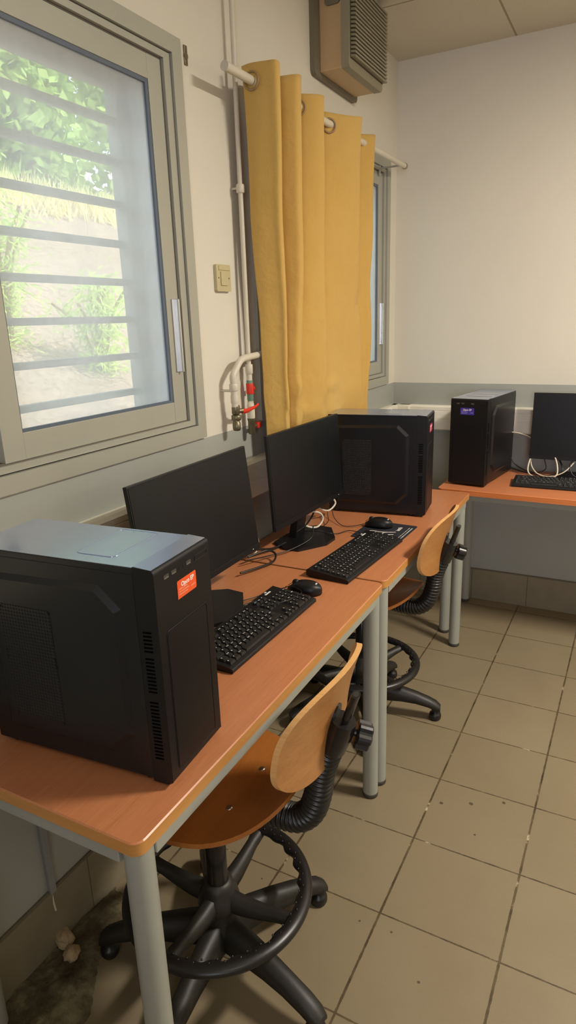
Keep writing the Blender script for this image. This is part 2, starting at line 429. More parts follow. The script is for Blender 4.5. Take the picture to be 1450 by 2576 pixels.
def window(idx, yoff):
    root = empty('window_%d' % idx, (0, yoff, 0)); struct(root)
    y0, y1 = -0.085, 1.285
    m = MB(); ring(m, -0.002, 0.012, (y0, y1), (1.22, 2.302), (y0+0.042, y1-0.042), (1.262, 2.26))
    struct(m.build('flange', M['aluminium'], root, bevel=0.002))
    m = MB(); ring(m, -0.065, 0.004, (y0+0.045, y1-0.045), (1.265, 2.257), (y0+0.072, y1-0.072), (1.281, 2.241))
    struct(m.build('window_frame', M['aluminium'], root, bevel=0.0015))
    m = MB(); ring(m, -0.045, -0.006, (y0+0.070, y1-0.070), (1.279, 2.243), (y0+0.076, y1-0.076), (1.286, 2.237))
    struct(m.build('track', M['track'], root))
    for nm, ya, yb, x1, right in (('near', 0.543, 1.208, -0.004, True), ('far', -0.012, 0.60, -0.032, False)):
        s_ = MB()
        z0, z1 = 1.284, 2.236
        sl = 0.057 if right else 0.05; sr = 0.055
        s_.box(x1-0.026, x1, yb-sr, yb, z0, z1); s_.box(x1-0.026, x1, ya, ya+sl, z0, z1)
        s_.box(x1-0.026, x1-0.0006, ya+sl, yb-sr, z0, z0+0.060); s_.box(x1-0.026, x1-0.0006, ya+sl, yb-sr, z1-0.058, z1)
        so = struct(s_.build('sash', M['aluminium'], root, bevel=0.001))
        g = MB(); gi = ((ya+sl, yb-sr), (z0+0.060, z1-0.058))
        ring(g, x1-0.014, x1-0.003, gi[0], gi[1], (gi[0][0]+0.0035, gi[0][1]-0.011), (gi[1][0]+0.007, gi[1][1]-0.010))
        struct(g.build('gasket', M['gasket'], so))
        p_ = MB().box(x1-0.013, x1-0.009, gi[0][0], gi[0][1], gi[1][0], gi[1][1])
        struct(p_.build('pane', M['glass'], so))
        if right:
            h = MB().box(x1, x1+0.004, yb-0.034, yb-0.006, 1.43, 1.635).box(x1+0.003, x1+0.016, yb-0.021, yb-0.0135, 1.43, 1.635)
            struct(h.build('handle', M['steel'], so, bevel=0.001))
    return root
window(1, 0.0); window(2, 1.72)
for k_, (a, b) in enumerate((W1, W2)):
    m = MB(); ring(m, -0.2005, -0.046, (a, b), WZ, (a+0.004, b-0.004), (WZ[0]+0.004, WZ[1]-0.004))
    struct(m.build('trim_%d' % (k_+1), M['whitewash']))

def grille(yoff, label):
    root = empty('security_grille', (-0.165, yoff, 0))
    tag(root, label, 'window bars', 'window security grilles')
    f = MB(); ring(f, -0.02, 0.02, (-0.038, 1.243), (1.262, 2.24), (0.02, 1.185), (1.30, 2.19))
    f.build('frame', M['grille_paint'], root, bevel=0.002)
    for z in (1.371, 1.476, 1.582, 1.686, 1.79, 1.895, 2.005, 2.108):
        MB().box(-0.011, 0.011, 0.02, 1.185, z-0.008, z+0.011).build('bar', M['grille_paint'], root, bevel=0.002)
    return root
grille(0.0, 'grey steel security grille of horizontal bars outside the nearer window')
grille(1.72, 'grey steel security grille of horizontal bars outside the farther window beside the curtain')

# ------------------------------------------------------------------ OUTSIDE
def hz(x): d = -x; return 0.35+max(0, d-0.5)*0.51 if d < 6.2 else 0.35+5.7*0.51+(d-6.2)*0.06
def hill():
    m = MB(); nx, ny = 60, 60; vs = []
    for i in range(nx+1):
        for j in range(ny+1):
            x = -0.6-i/nx*15; y = -4+j/ny*22
            d = -x
            base = hz(x)
            z = base+0.10*noise.noise(Vector((x*0.5, y*0.5, 0)))+0.04*noise.noise(Vector((x*2.5, y*2.5, 3)))
            vs.append((x, y, z))
    fs = [(i*(ny+1)+j, i*(ny+1)+j+1, (i+1)*(ny+1)+j+1, (i+1)*(ny+1)+j) for i in range(nx) for j in range(ny)]
    m.add(vs, fs, True)
    return struct(m.build('hillside', M['hill']))
hill()
def bush(name, x, y, h, wdt, nleaf, mat, label, cat, group, leaf=(0.16, 0.022), stems=9, z=None):
    root = empty(name, (x, y, hz(x) if z is None else z)); tag(root, label, cat, group)
    rnd = random.Random(int(abs(x*100)+abs(y*1000)))
    st = MB(); lf = MB()
    tips = []
    for i in range(stems):
        a = rnd.uniform(0, 2*PI); r = rnd.uniform(0.3, 1)*wdt*0.5
        top = Vector((r*math.cos(a), r*math.sin(a), h*rnd.uniform(0.65, 1)))
        pts = [Vector((0.1*r*math.cos(a), 0.1*r*math.sin(a), -0.1)), Vector((top.x*0.35, top.y*0.35, top.z*0.55)), top]
        sp = spline(pts, 4); st.tube(sp, 0.012, 5); tips.append(sp)
    for i in range(nleaf):
        sp = rnd.choice(tips); q = sp[rnd.randrange(1, len(sp))]+Vector((rnd.gauss(0, wdt*0.13), rnd.gauss(0, wdt*0.13), rnd.gauss(0, h*0.09)))
        d = Vector((rnd.gauss(0, 1), rnd.gauss(0, 1), rnd.gauss(-0.5, 0.7))).normalized()*leaf[0]*rnd.uniform(0.6, 1.2)
        s_ = d.cross(Vector((rnd.gauss(0, 1), rnd.gauss(0, 1), rnd.gauss(0, 1)))).normalized()*leaf[1]
        lf.add([q, q+d*0.45+s_, q+d, q+d*0.45-s_], [(0, 1, 2, 3)])
    st.build('stems', M['stone'], root); lf.build('foliage', mat, root)
    return root
bush('bamboo_bush', -2.35, 3.34, 0.62, 0.62, 1500, M['leaf'], 'low leafy green bush on the slope, lower right in the near window', 'bush', 'bushes on the hillside', (0.085, 0.007))
bush('bamboo_bush', -2.75, 2.86, 0.85, 0.62, 1500, M['leaf'], 'leafy green bush on the slope at the left edge of the near window', 'bush', 'bushes on the hillside', (0.085, 0.007))
for i, (x, y, h_, wd) in enumerate([(-8.0, 5.9, 4.2, 3.4), (-8.3, 8.6, 4.6, 3.6), (-7.9, 11.3, 4.2, 3.6), (-10.5, 7.4, 5.4, 4.4), (-9.6, 3.6, 5.2, 4.0)]):
    bush('tree', x, y, h_, wd, 5200, M['leaf_dark'],
         ['leafy green tree at the top of the slope, left of the view', 'broad green tree in the middle of the row on the slope', 'green tree at the far right of the row on the slope',
          'taller tree behind the two middle trees on the slope', 'pale leafy tree at the near end of the row on the slope'][i], 'tree', 'trees at the top of the slope', (0.26, 0.075), 18)
def strawline():
    m = MB(); rnd = random.Random(3)
    for i in range(4200):
        x = rnd.uniform(-6.6, -5.5); y = rnd.uniform(1.5, 14); h_ = rnd.uniform(0.15, 0.42)
        z = hz(x)-0.05; a = rnd.gauss(0, 0.12); b = rnd.gauss(0, 0.12)
        m.add([(x, y-0.02, z), (x, y+0.02, z), (x+a, y+b, z+h_)], [(0, 1, 2)])
    o = m.build('dry_grass', M['straw']); tag(o, 'strip of tall dry straw grass along the top of the slope', 'grass', kind='stuff')
strawline()

# ------------------------------------------------------------------ TRUNKING, PIPES, SWITCH
def trunk(name, x0, x1, y0, y1, along, label):
    root = empty(name, (x0, y0, 0)); tag(root, label, 'cable trunking', 'cream cable trunking on the walls')
    D_ = 0.044; z0, z1 = 0.966, 1.098
    prof = [(0, z0), (D_-0.006, z0), (D_, z0+0.006), (D_, z0+0.060), (D_-0.002, z0+0.061), (D_-0.002, z0+0.063), (D_, z0+0.064), (D_, z1-0.028), (D_-0.002, z1-0.027), (D_-0.002, z1-0.025), (D_, z1-0.024), (D_, z1-0.008), (D_-0.014, z1), (0, z1)]
    m = MB(); ln = (y1-y0) if along == 'y' else (x1-x0)
    if along == 'y': m.prism([(a, b) for a, b in prof], 'y', 0, ln)
    else: m.prism([(-a, b) for a, b in prof], 'x', 0, ln)
    m.build('cover', M['trunk'], root)
    return root
trunk('cable_trunking', 0.0008, 0, FY+0.02, L-0.001, 'y', 'cream cable trunking along the window wall behind the desks')
tb = trunk('cable_trunking', 0.050, RX-0.05, L-0.0008, L, 'x', 'cream cable trunking along the back wall behind the right desk')
cp = MB(); cp.box(0.0, 0.11, -0.062, 0.0, 0.96, 1.098).build('corner_cover', M['trunk'], tb, bevel=0.006, loc=(-0.05, -0.001, 0))

def pipe(name, pts, r, mat, label, cat='pipe', sub=6, straight=False):
    P = pts if straight else spline(pts, sub)
    o = MB().tube(P, r, 14).build(name, mat)
    return tag(o, label, cat)
riser = empty('pipe_riser', (0.03, 1.53, 0)); tag(riser, 'thin white painted pipe rising from the red valve fittings to the ceiling', 'pipe')
MB().tube([(0, 0, 1.40), (0, 0, 2.0), (0, 0, HC)], 0.0078, 14).build('tube', M['pipe'], riser)
MB().lathe([(0.011, 1.955), (0.0135, 1.958), (0.0135, 1.978), (0.011, 1.981)], 16).build('coupling', M['pipe'], riser)
MB().tube([(0, 0, 1.97), (-0.03, 0, 1.97)], 0.004, 8).build('clip', M['pipe'], riser)
MB().lathe([(0.0125, 1.395), (0.0145, 1.398), (0.0145, 1.425), (0.0125, 1.428)], 6).build('nut', M['pipe'], riser)
MB().lathe([(0.0095, 1.372), (0.0095, 1.396)], 14).build('tube', M['pipe'], riser)
MB().lathe([(0.010, 1.305), (0.011, 1.31), (0.011, 1.372), (0.010, 1.374)], 14).build('green_sleeve', M['green'], riser)
v = MB().lathe([(0.0125, 1.328), (0.013, 1.33), (0.013, 1.362), (0.0125, 1.364)], 14)
v.lathe([(0.007, 0.0), (0.008, 0.022)], 12, (0, 0, 1.345), 'y'); v.build('valve_body', M['red'], riser)
MB().lathe([(0.0095, 1.29), (0.0095, 1.306), (0.013, 1.283), (0.0135, 1.25), (0.012, 1.243)], 14).build('reducer', M['pipe'], riser)
b_ = MB().lathe([(0.011, 1.19), (0.0125, 1.193), (0.0125, 1.235), (0.014, 1.238), (0.014, 1.245)], 8); b_.lathe([(0.006, 0), (0.006, 0.03)], 10, (0, 0, 1.215), 'y')
b_.build('tap_body', M['brass'], riser)
MB().box(-0.006, 0.008, 0.03, 0.055, 1.205, 1.225).build('tap_handle', M['red'], riser, bevel=0.003)

tapp = empty('valve_pipe', (0.045, 1.41, 0)); tag(tapp, 'bent white pipe with brass valve and red lever beside the curtain', 'pipe')
MB().tube(spline([(0, 0.30, 1.466), (0, 0.16, 1.456), (0, 0.085, 1.452), (0, 0.045, 1.445), (0, 0.012, 1.418), (0, -0.006, 1.398), (0, -0.006, 1.37), (0, -0.004, 1.30)], 6), 0.0112, 14).build('tube', M['pipe'], tapp)
MB().lathe([(0.0135, 1.352), (0.0145, 1.354), (0.0145, 1.372), (0.0135, 1.374)], 14, (0, -0.006, 0)).lathe([(0.0128, 1.312), (0.0132, 1.314), (0.0132, 1.335), (0.0128, 1.337)], 14, (0, -0.004, 0)).build('coupling', M['pipe'], tapp)
MB().tube([(0, -0.006, 1.352), (-0.045, -0.012, 1.352)], 0.004, 8).build('clip', M['pipe'], tapp)
q = MB().lathe([(0.0125, 1.305), (0.014, 1.30), (0.014, 1.278), (0.0105, 1.274)], 8).lathe([(0.016, 1.273), (0.018, 1.271), (0.018, 1.258), (0.016, 1.256)], 6)
q.lathe([(0.011, 1.256), (0.011, 1.249), (0.0135, 1.247), (0.0135, 1.228), (0.011, 1.222), (0.008, 1.221)], 14).tube([(0.0, 0, 1.285), (0.012, 0.022, 1.285)], 0.008, 10)
q.build('valve_body', M['brass'], tapp)
MB().tube(spline([(0.012, 0.018, 1.284), (0.014, 0.045, 1.281), (0.014, 0.07, 1.284), (0.014, 0.10, 1.287), (0.014, 0.122, 1.294)], 5), lambda i: 0.0085-0.0002*i, 10, flat=0.55).build('lever', M['red'], tapp)

sw = empty('light_switch', (0, 1.435, 1.70)); tag(sw, 'yellowed square light switch on the wall between window and pipe', 'light switch')
MB().prism(rrect(-0.040, 0.040, -0.040, 0.040, 0.006), 'x', 0, 0.011, smooth_side=False).build('plate', M['switch'], sw, bevel=0.004)
MB().prism([(-0.019, -0.022), (0.019, -0.022), (0.019, 0.019), (-0.019, 0.019)], 'x', 0.010, 0.0145).build('rocker', M['switch'], sw, bevel=0.001)
MB().box(0.010, 0.0135, -0.028, 0.034, 0.023, 0.037).build('label_holder', M['switch'], sw, bevel=0.001)
for s_ in (-1, 1): MB().lathe([(0.002, 0.011), (0.002, 0.0122)], 8, (0, s_*0.029, 0), 'x').build('screw', M['foot'], sw)
ck = MB().box(0, 0.004, 1.312, 1.326, 2.252, 2.300); ck.lathe([(0.008, 0.0), (0.008, 0.005)], 14, (0, 1.319, 2.274), 'x')
ck = ck.build('wall_plate', M['brass'], bevel=0.001); tag(ck, 'small dark metal hook plate on the wall right of the near window', 'wall plate')
cond = MB().box(0.0, 0.012, 0.463, 0.482, 0.175, 0.965).build('conduit', M['grille_paint'], bevel=0.002); tag(cond, 'narrow vertical plastic conduit on the wall below the nearest desk', 'conduit')
wtail = MB().tube(spline([(0.006, 0.470, 0.18), (0.008, 0.468, 0.15), (0.011, 0.469, 0.12)], 4), 0.0025, 8).build('cut_cable', M['cable_white']); tag(wtail, 'short cut white cable end hanging below the wall conduit', 'cable')

# rubble below the desk
def patch():
    m = MB(); n = 44; vs = []; fs = []
    for i in range(n+1):
        for j in range(n+1):
            u, v_ = i/n, j/n
            x = 0.010+0.30*u; y = 0.02+0.70*v_
            edge = min(1, 4*min(1-u, v_, 1-v_))
            lim = 0.62+0.40*noise.noise(Vector((0.3, y*7, 1)))
            k = max(0, min(1, (lim-u)*4))*edge
            z = 0.0008+k*(0.012+0.016*max(0, noise.noise(Vector((x*22, y*22, 0))))+0.008*noise.noise(Vector((x*70, y*70, 2))))-(1-k)*0.006
            vs.append((x, y, z))
    fs = [(i*(n+1)+j, (i+1)*(n+1)+j, (i+1)*(n+1)+j+1, i*(n+1)+j+1) for i in range(n) for j in range(n)]
    m.add(vs, fs, True)
    o = m.build('rubble', M['rubble']); tag(o, 'crumbled cement patch on the floor against the wall under the nearest desk', 'rubble', kind='stuff')
patch()
def stone(x, y, z, r, label, seed, sc=(1, 1, 0.8)):
    m = MB(); rs = []
    for i in range(9):
        ph = -PI/2+PI*i/8; ring_ = []
        for j in range(14):
            a = 2*PI*j/14
            d = Vector((math.cos(ph)*math.cos(a), math.cos(ph)*math.sin(a), math.sin(ph)))
            k = r*(1+0.35*noise.noise(d*1.6+Vector((seed, 0, 0))))
            ring_.append((d.x*k*sc[0], d.y*k*sc[1], d.z*k*sc[2]))
        rs.append(ring_)
    m.rings(rs, False, False)
    o = m.build('plaster_chunk', M['stone'], loc=(x, y, z)); tag(o, label, 'stone', 'plaster chunks on the floor'); o.rotation_euler = (0.3, 0.2, seed)
stone(0.026, 0.470, 0.032, 0.023, 'pale plaster chunk under the desk, the one closer to the wall', 1.3, (1, 1.1, .8))
stone(0.070, 0.450, 0.028, 0.022, 'pale plaster chunk under the desk, the one closer to the chair', 4.1, (0.9, 1.3, .8))

# ------------------------------------------------------------------ HEATER
ht = empty('wall_heater', (0, 2.335, 2.456)); tag(ht, 'beige box heater with ribbed grey grille mounted high on the wall above the curtain', 'heater')
MB().prism(rrect(-0.215, 0.205, -0.015, 0.285, 0.02), 'x', 0, 0.02).build('back_plate', M['heater_plate'], ht, bevel=0.003)
MB().box(0.018, 0.112, -0.170, 0.172, 0.0, 0.272).build('casing', M['beige'], ht, bevel=0.006)
MB().prism([(-0.178, 0.012), (-0.166, -0.002), (0.170, -0.002), (0.182, 0.012), (0.182, 0.278), (-0.178, 0.278)], 'x', 0.110, 0.140).build('front_frame', M['olive'], ht, bevel=0.004)
MB().box(0.138, 0.1415, -0.163, 0.181, 0.03, 0.274).build('recess', M['heater_dark'], ht)
gr = MB(); k = 0
z = 0.034
while z < 0.272:
    gr.prism([(0.139, z), (0.160, z-0.003), (0.161, z+0.004), (0.139, z+0.008)], 'y', -0.160, 0.183); z += 0.0132
gr.build('rib_grille', M['olive'], ht, bevel=0.0012)
MB().prism(rrect(0.045, 0.105, 0.205, 0.238, 0.014), 'y', -0.178, -0.168).build('cable_cap', M['heater_plate'], ht, bevel=0.003)

# ------------------------------------------------------------------ ROD + CURTAIN
ROD = (0.10, 2.246)
rod = empty('curtain_rod', (ROD[0], 1.364, ROD[1])); tag(rod, 'white round curtain rod running above the far window', 'curtain rod')
MB().tube([(0, 0, 0), (0, 0.8, 0.007), (0, 1.585, 0.014)], 0.0125, 18).build('pole', M['pipe'], rod)
MB().lathe([(0.0135, -0.003), (0.0135, 0.006)], 18, (0, 0, 0), 'y').build('end_cap', M['pipe'], rod)
MB().lathe([(0.0145, 1.575), (0.0145, 1.59)], 18, (0, 0, 0.014), 'y').build('end_cap', M['olive'], rod)
MB().box(-0.1, -0.094, 1.495, 1.512, -0.03, 0.04).box(-0.096, 0.0, 1.50, 1.507, -0.002, 0.006).build('bracket', M['aluminium'], rod, bevel=0.001)

def curtain():
    root = empty('curtain', (0, 0, 0)); tag(root, 'ochre yellow eyelet curtain hanging in folds over the far window', 'curtain')
    top = [(.066, 1.512), (.10, 1.506), (.15, 1.512), (.178, 1.520), (.168, 1.552), (.10, 1.585), (.052, 1.612), (.08, 1.645), (.14, 1.662), (.168, 1.678), (.160, 1.712), (.10, 1.745), (.058, 1.775), (.075, 1.80), (.12, 1.822),
           (.155, 1.848), (.163, 1.878), (.140, 1.915), (.09, 1.945), (.055, 1.985), (.065, 2.03), (.10, 2.065), (.145, 2.12), (.170, 2.175), (.168, 2.215), (.12, 2.26), (.065, 2.30), (.062, 2.35), (.10, 2.40), (.128, 2.44), (.122, 2.48), (.085, 2.505)]
    bot = [(.060, 1.583), (.08, 1.600), (.105, 1.625), (.120, 1.632), (.112, 1.650), (.085, 1.665), (.062, 1.675), (.075, 1.690), (.100, 1.700), (.118, 1.712), (.112, 1.745), (.085, 1.780), (.075, 1.81), (.082, 1.84), (.100, 1.88),
           (.115, 1.930), (.117, 1.960), (.100, 1.985), (.075, 2.010), (.058, 2.040), (.058, 2.08), (.058, 2.12), (.058, 2.18), (.060, 2.25), (.085, 2.32), (.105, 2.37), (.100, 2.40), (.085, 2.42), (.090, 2.44), (.100, 2.455), (.095, 2.475), (.085, 2.490)]
    T = spline([(a, b, 0) for a, b in top], 5); B = spline([(a, b, 0) for a, b in bot], 5)
    nz = 70; ztop, zbot = 2.292, 1.035
    vs = []; K = len(T)
    for j in range(nz+1):
        t = j/nz; z = ztop+(zbot-ztop)*t
        e = t**0.8
        for i in range(K):
            p = T[i].lerp(B[i], e)
            n_ = noise.noise(Vector((p.y*5, z*4, 0.3)))*0.010*min(1, t*3)+noise.noise(Vector((p.y*16, z*9, 5)))*0.005*max(0, t-0.45)*2
            cr = 0.0
            for cy, cz_, am, ry, rz in ((1.70, 1.33, 0.012, 0.05, 0.03), (1.78, 1.23, 0.014, 0.10, 0.02), (2.30, 1.62, -0.016, 0.03, 0.04), (1.66, 1.78, -0.014, 0.02, 0.03), (2.12, 1.30, 0.012, 0.07, 0.02), (2.02, 1.2, -0.012, 0.06, 0.03)):
                cr += am*math.exp(-((p.y-cy)/ry)**2-((z-cz_)/rz)**2)
            zz = z+(0.006*math.sin(p.y*23) if j == 0 else 0)
            lim = 0.125 if z < 1.26 else 0.3
            xx = min(p.x+n_+cr, lim-0.004*math.exp(-max(0, lim-p.x-n_-cr)*60)); xx = max(xx, 0.056)
            vs.append((xx, p.y+n_*0.5, zz))
    fs = [(j*K+i, j*K+i+1, (j+1)*K+i+1, (j+1)*K+i) for j in range(nz) for i in range(K-1)]
    m = MB().add(vs, fs, True)
    o = m.build('cloth', M['curtain'], root)
    s_ = o.modifiers.new('S', 'SOLIDIFY'); s_.thickness = 0.0016
    for (y, ang) in ((1.507, 0.0), (1.812, 0.55), (2.066, 0.75), (1.585, -0.6), (1.745, -0.6), (1.94, -0.7)):
        g = MB(); pts = [(0.0235*math.cos(a), 0, 0.0235*math.sin(a)) for a in [2*PI*k/28 for k in range(28)]]
        g.tube(pts, 0.0035, 8, closed=True)
        e_ = g.build('eyelet', M['eyelet'], root, loc=(0.10, y, 2.247)); e_.rotation_euler = (0, 0, ang)
curtain()

# ------------------------------------------------------------------ DESKS
def desk(name, cx, cy, rz, lx, ly, label, top_mat, edge_mat, legs, rail_inset=0.006, zoff=0.0):
    """lx, ly full size; origin = centre on floor"""
    root = empty(name, (cx, cy, 0), rz); tag(root, label, 'desk', 'beech desks along the walls')
    z1 = HD+zoff; z0 = z1-0.026
    out = rrect(-lx/2, lx/2, -ly/2, ly/2, 0.022, 6); inn = rrect(-lx/2+0.0025, lx/2-0.0025, -ly/2+0.0025, ly/2-0.0025, 0.020, 6)
    m = MB(); n = len(out)
    vs = [(a, b, z0) for a, b in out]+[(a, b, z1-0.0022) for a, b in out]+[(a, b, z1) for a, b in inn]
    m.add(vs, [tuple(range(n))[::-1]], mi=0); m.add(vs, [(i, (i+1) % n, n+(i+1) % n, n+i) for i in range(n)], True, 1)
    m.add(vs, [(n+i, n+(i+1) % n, 2*n+(i+1) % n, 2*n+i) for i in range(n)], False, 0)
    m.add(vs, [tuple(range(2*n, 3*n))], mi=0)
    m.build('desktop', [top_mat, edge_mat], root)
    r = MB(); i_ = rail_inset; zt, zb = z0, z0-0.032
    r.box(lx/2-i_-0.025, lx/2-i_, -ly/2+0.05, ly/2-0.05, zb, zt); r.box(-lx/2+i_, -lx/2+i_+0.025, -ly/2+0.05, ly/2-0.05, zb, zt)
    r.box(-lx/2+0.05, lx/2-0.05, -ly/2+i_, -ly/2+i_+0.025, zb, zt); r.box(-lx/2+0.05, lx/2-0.05, ly/2-i_-0.025, ly/2-i_, zb, zt)
    r.build('rail', M['grey_paint'], root, bevel=0.002)
    for (x, y) in legs:
        l_ = MB().lathe([(0.0255, 0.012), (0.0255, z0-0.001)], 28, (x, y, 0)).build('leg', M['grey_paint'], root)
        MB().lathe([(0.022, 0.0), (0.0262, 0.003), (0.0262, 0.016), (0.0235, 0.018)], 24, (x, y, 0)).build('foot_cap', M['foot'], l_)
    return root
dA = 0.572
desk('desk', 0.287, 0.802, math.radians(0.35), 0.572, 1.168, 'nearest beech desk carrying the tower with the orange sticker', M['desk'], M['edge'],
     [(0.286-0.030, -0.584+0.032), (0.286-0.030, 0.584-0.032), (-0.255, -0.552), (-0.255, 0.552)])
desk('desk', 0.289, 1.976, 0.0, 0.566, 1.158, 'middle beech desk below the yellow curtain', M['desk'], M['edge'],
     [(0.283-0.030, -0.579+0.032), (0.245, 0.579-0.030-0.004), (-0.25, -0.547), (-0.25, 0.547)], zoff=0.001)
desk('desk', 1.030, 2.842, -0.012, 1.24, 0.516, 'beech desk against the back wall carrying the tower with the purple sticker', M['deskC'], M['edgeC'],
     [(-0.62+0.045, -0.258+0.035+0.02), (0.575, -0.21), (-0.575, 0.22), (0.575, 0.22)], rail_inset=0.03)

# ------------------------------------------------------------------ COMPUTER TOWERS
TW, TD, TH = 0.1753, 0.4081, 0.4151
def text(parent, s, size, loc, mat, name='lettering', bold=False, rot=(PI/2, 0, PI/2), align='LEFT', shear=0.0):
    cu = bpy.data.curves.new(name, 'FONT'); cu.body = s; cu.size = size; cu.extrude = 0.00015; cu.align_x = align; cu.shear = shear
    if bold: cu.offset = size*0.022
    tmp = bpy.data.objects.new(name+'_curve', cu); C.objects.link(tmp); bpy.context.view_layer.update()
    me = bpy.data.meshes.new_from_object(tmp.evaluated_get(bpy.context.evaluated_depsgraph_get()))
    bpy.data.objects.remove(tmp); me.materials.clear(); me.materials.append(mat)
    o = bpy.data.objects.new(name, me); C.objects.link(o); o.parent = parent
    o.location = loc; o.rotation_euler = rot
    return o
def groove(m, pts, x, wd, proud, axis='x', closed=True, mi=0):
    P = [Vector(({'x': (x, a, b), 'z': (a, b, x), 'y': (a, x, b)})[axis]) for a, b in pts]
    m.tube(P, wd, 6, closed=closed, mi=mi)
def tower(x, y, yaw, label, stick, srect, ink, faint):
    root = empty('computer_tower', (x, y, HD+0.001), yaw); tag(root, label, 'computer', 'black computer towers on the desks')
    w2 = TW/2
    MB().box(-TD, -0.040, -w2, w2, 0.010, TH).build('chassis', M['tower_metal'], root, bevel=0.002)
    f = MB(); f.prism([(-0.041, 0.006), (-0.010, 0.006), (0, 0.012), (0, TH-0.006), (-0.004, TH-0.001), (-0.041, TH+0.0015)], 'y', -w2-0.0005, w2+0.0005)
    fp = f.build('front_panel', M['black'], root, bevel=0.0025)
    MB().prism([(-0.0405, TH+0.0014), (-0.0055, TH-0.0014), (-0.0055, TH-0.0008), (-0.0405, TH+0.0021)], 'y', -w2+0.001, w2-0.001).build('bezel_top_sheen', M['tower_top_sheen'], fp)  # thin strip added to carry the painted sheen onto the bezel
    for sx, sy in ((-TD+0.03, -w2+0.02), (-TD+0.03, w2-0.02), (-0.06, -w2+0.02), (-0.06, w2-0.02)):
        MB().lathe([(0.011, 0), (0.012, 0.002), (0.012, 0.010)], 14, (sx, sy, 0)).build('foot', M['rubber'], root)
    MB().box(-TD+0.001, -0.0415, -w2+0.001, w2-0.001, TH-0.0005, TH+0.0004).build('top_panel', M['tower_top_sheen'], root)
    # lid on the top
    lid = MB(); groove(lid, rrect(-0.182, -0.100, -0.057, 0.079, 0.010), TH+0.0006, 0.0012, 0, 'z')
    lid.box(-0.180, -0.102, -0.055, 0.077, TH, TH+0.0008); lid.lathe([(0.0016, TH+0.0008), (0.0016, TH+0.0016)], 8, (-0.150, 0.070, 0))
    lid.build('top_lid', M['tower_top_sheen'], root)
    # raised side panels
    bul = [(-0.372, 0.372), (-0.114, 0.378), (-0.070, 0.338), (-0.070, 0.092), (-0.118, 0.046), (-0.372, 0.046)]
    cxm, czm = -0.22, 0.21
    inn = [(a+(0.013 if a < cxm else -0.013)*(1 if abs(a-cxm) > 0.12 else 0.55), b+(0.012 if b < czm else -0.012)*(1 if abs(b-czm) > 0.14 else 0.6)) for a, b in bul]
    for s_ in (-1, 1):
        sp = MB(); n = len(bul)
        y0 = s_*(w2+0.0001); y1 = s_*(w2+0.0075)
        vs = [(a, y0, b) for a, b in bul]+[(a, y1, b) for a, b in inn]
        sp.add(vs, [(i, (i+1) % n, n+(i+1) % n, n+i) if s_ < 0 else (i, n+i, n+(i+1) % n, (i+1) % n) for i in range(n)])
        sp.add(vs, [tuple(range(n, 2*n))])
        sp.box(-TD+0.002, -0.0415, min(s_*w2, s_*(w2+0.001)), max(s_*w2, s_*(w2+0.001)), 0.016, TH-0.012)
        po = sp.build('side_panel', M['black_metal'], root, bevel=0.0015)
        if s_ < 0:
            MB().box(-0.345, -0.224, -w2-0.0082, -w2-0.0070, 0.081, 0.313).build('vent', M['vent'], po)
            for a in (-0.340, -0.228):
                for b in (0.085, 0.205, 0.217, 0.308): MB().lathe([(0.003, -w2-0.0098), (0.0032, -w2-0.0080)], 8, (a, 0, b), 'y').build('screw', M['black_gloss'], po)
        sl = MB(); zz = 0.055
        while zz < 0.305:
            if not (0.168 < zz < 0.185 or 0.255 < zz < 0.262):
                sl.prism([(-0.032, zz), (-0.015, zz+0.0012), (-0.015, zz+0.0042), (-0.032, zz+0.003)], 'y', s_*(w2+0.0002), s_*(w2+0.0012))
            zz += 0.0070
        sl.build('side_slots', M['slot'], fp)
    # front recess with thin outline
    rc = MB(); groove(rc, rrect(-0.066, 0.066, 0.024, 0.296, 0.008), 0.0003, 0.0009, 0, 'x')
    rc.prism(rrect(-0.064, 0.064, 0.026, 0.294, 0.007), 'x', 0.0, 0.0007)
    rc.build('front_cover', M['black'], fp)
    for py in (-0.054, -0.031, 0.016):
        u = MB(); u.box(0.0, 0.0006, py-0.0068, py+0.0068, 0.3885, 0.3960, mi=1)
        u.box(0.0, 0.0012, py-0.0060, py+0.0060, 0.3893, 0.3915, mi=0); u.box(0, 0.0010, py+0.0060, py+0.0068, 0.3895, 0.3955, mi=0)
        u.build('usb_port', [M['steel'], M['foot']], fp)
    for py in (-0.012, 0.001): MB().lathe([(0.0022, 0.0), (0.0022, 0.0008)], 12, (0, py, 0.3905), 'x').build('led', M['rubber'], fp)
    b = MB(); groove(b, rrect(0.038, 0.079, 0.387, 0.397, 0.001), 0.0003, 0.0006, 0, 'x'); b.build('power_button', M['black_gloss'], fp)
    ya, yb, za, zb = srect
    st = MB().prism(rrect(ya, yb, za, zb, 0.003, 4, (1, 1, 0, 1)), 'x', 0.0003, 0.0007).build('sticker', stick, fp)
    text(st, 'Opco EP', 0.0115, (0.0008, ya+0.012, zb-0.013), ink, bold=True)
    ln = MB()
    rnd = random.Random(5)
    for r_ in range(3):
        zz = zb-0.0175-r_*0.0048; yy = ya+0.0045
        end = ya+(0.030, 0.036, 0.031)[r_]
        while yy < end:
            wd_ = rnd.uniform(0.0011, 0.0022); ln.box(0.0007, 0.0009, yy, yy+wd_, zz, zz+rnd.choice((0.0018, 0.0022, 0.0026))); yy += wd_+0.0006
    yy = yb-0.018
    while yy < yb-0.005: ln.box(0.0007, 0.0009, yy, yy+0.0014, za+0.008, za+0.0108); yy += 0.0021
    ln.build('small_print', faint, st)
    return root
tower(0.5396, 0.4409, 0.085, 'black computer tower with orange sticker on the nearest desk', M['sticker_orange'], (-0.024, 0.037, 0.338, 0.371), M['white_ink'], M['faint_ink'])
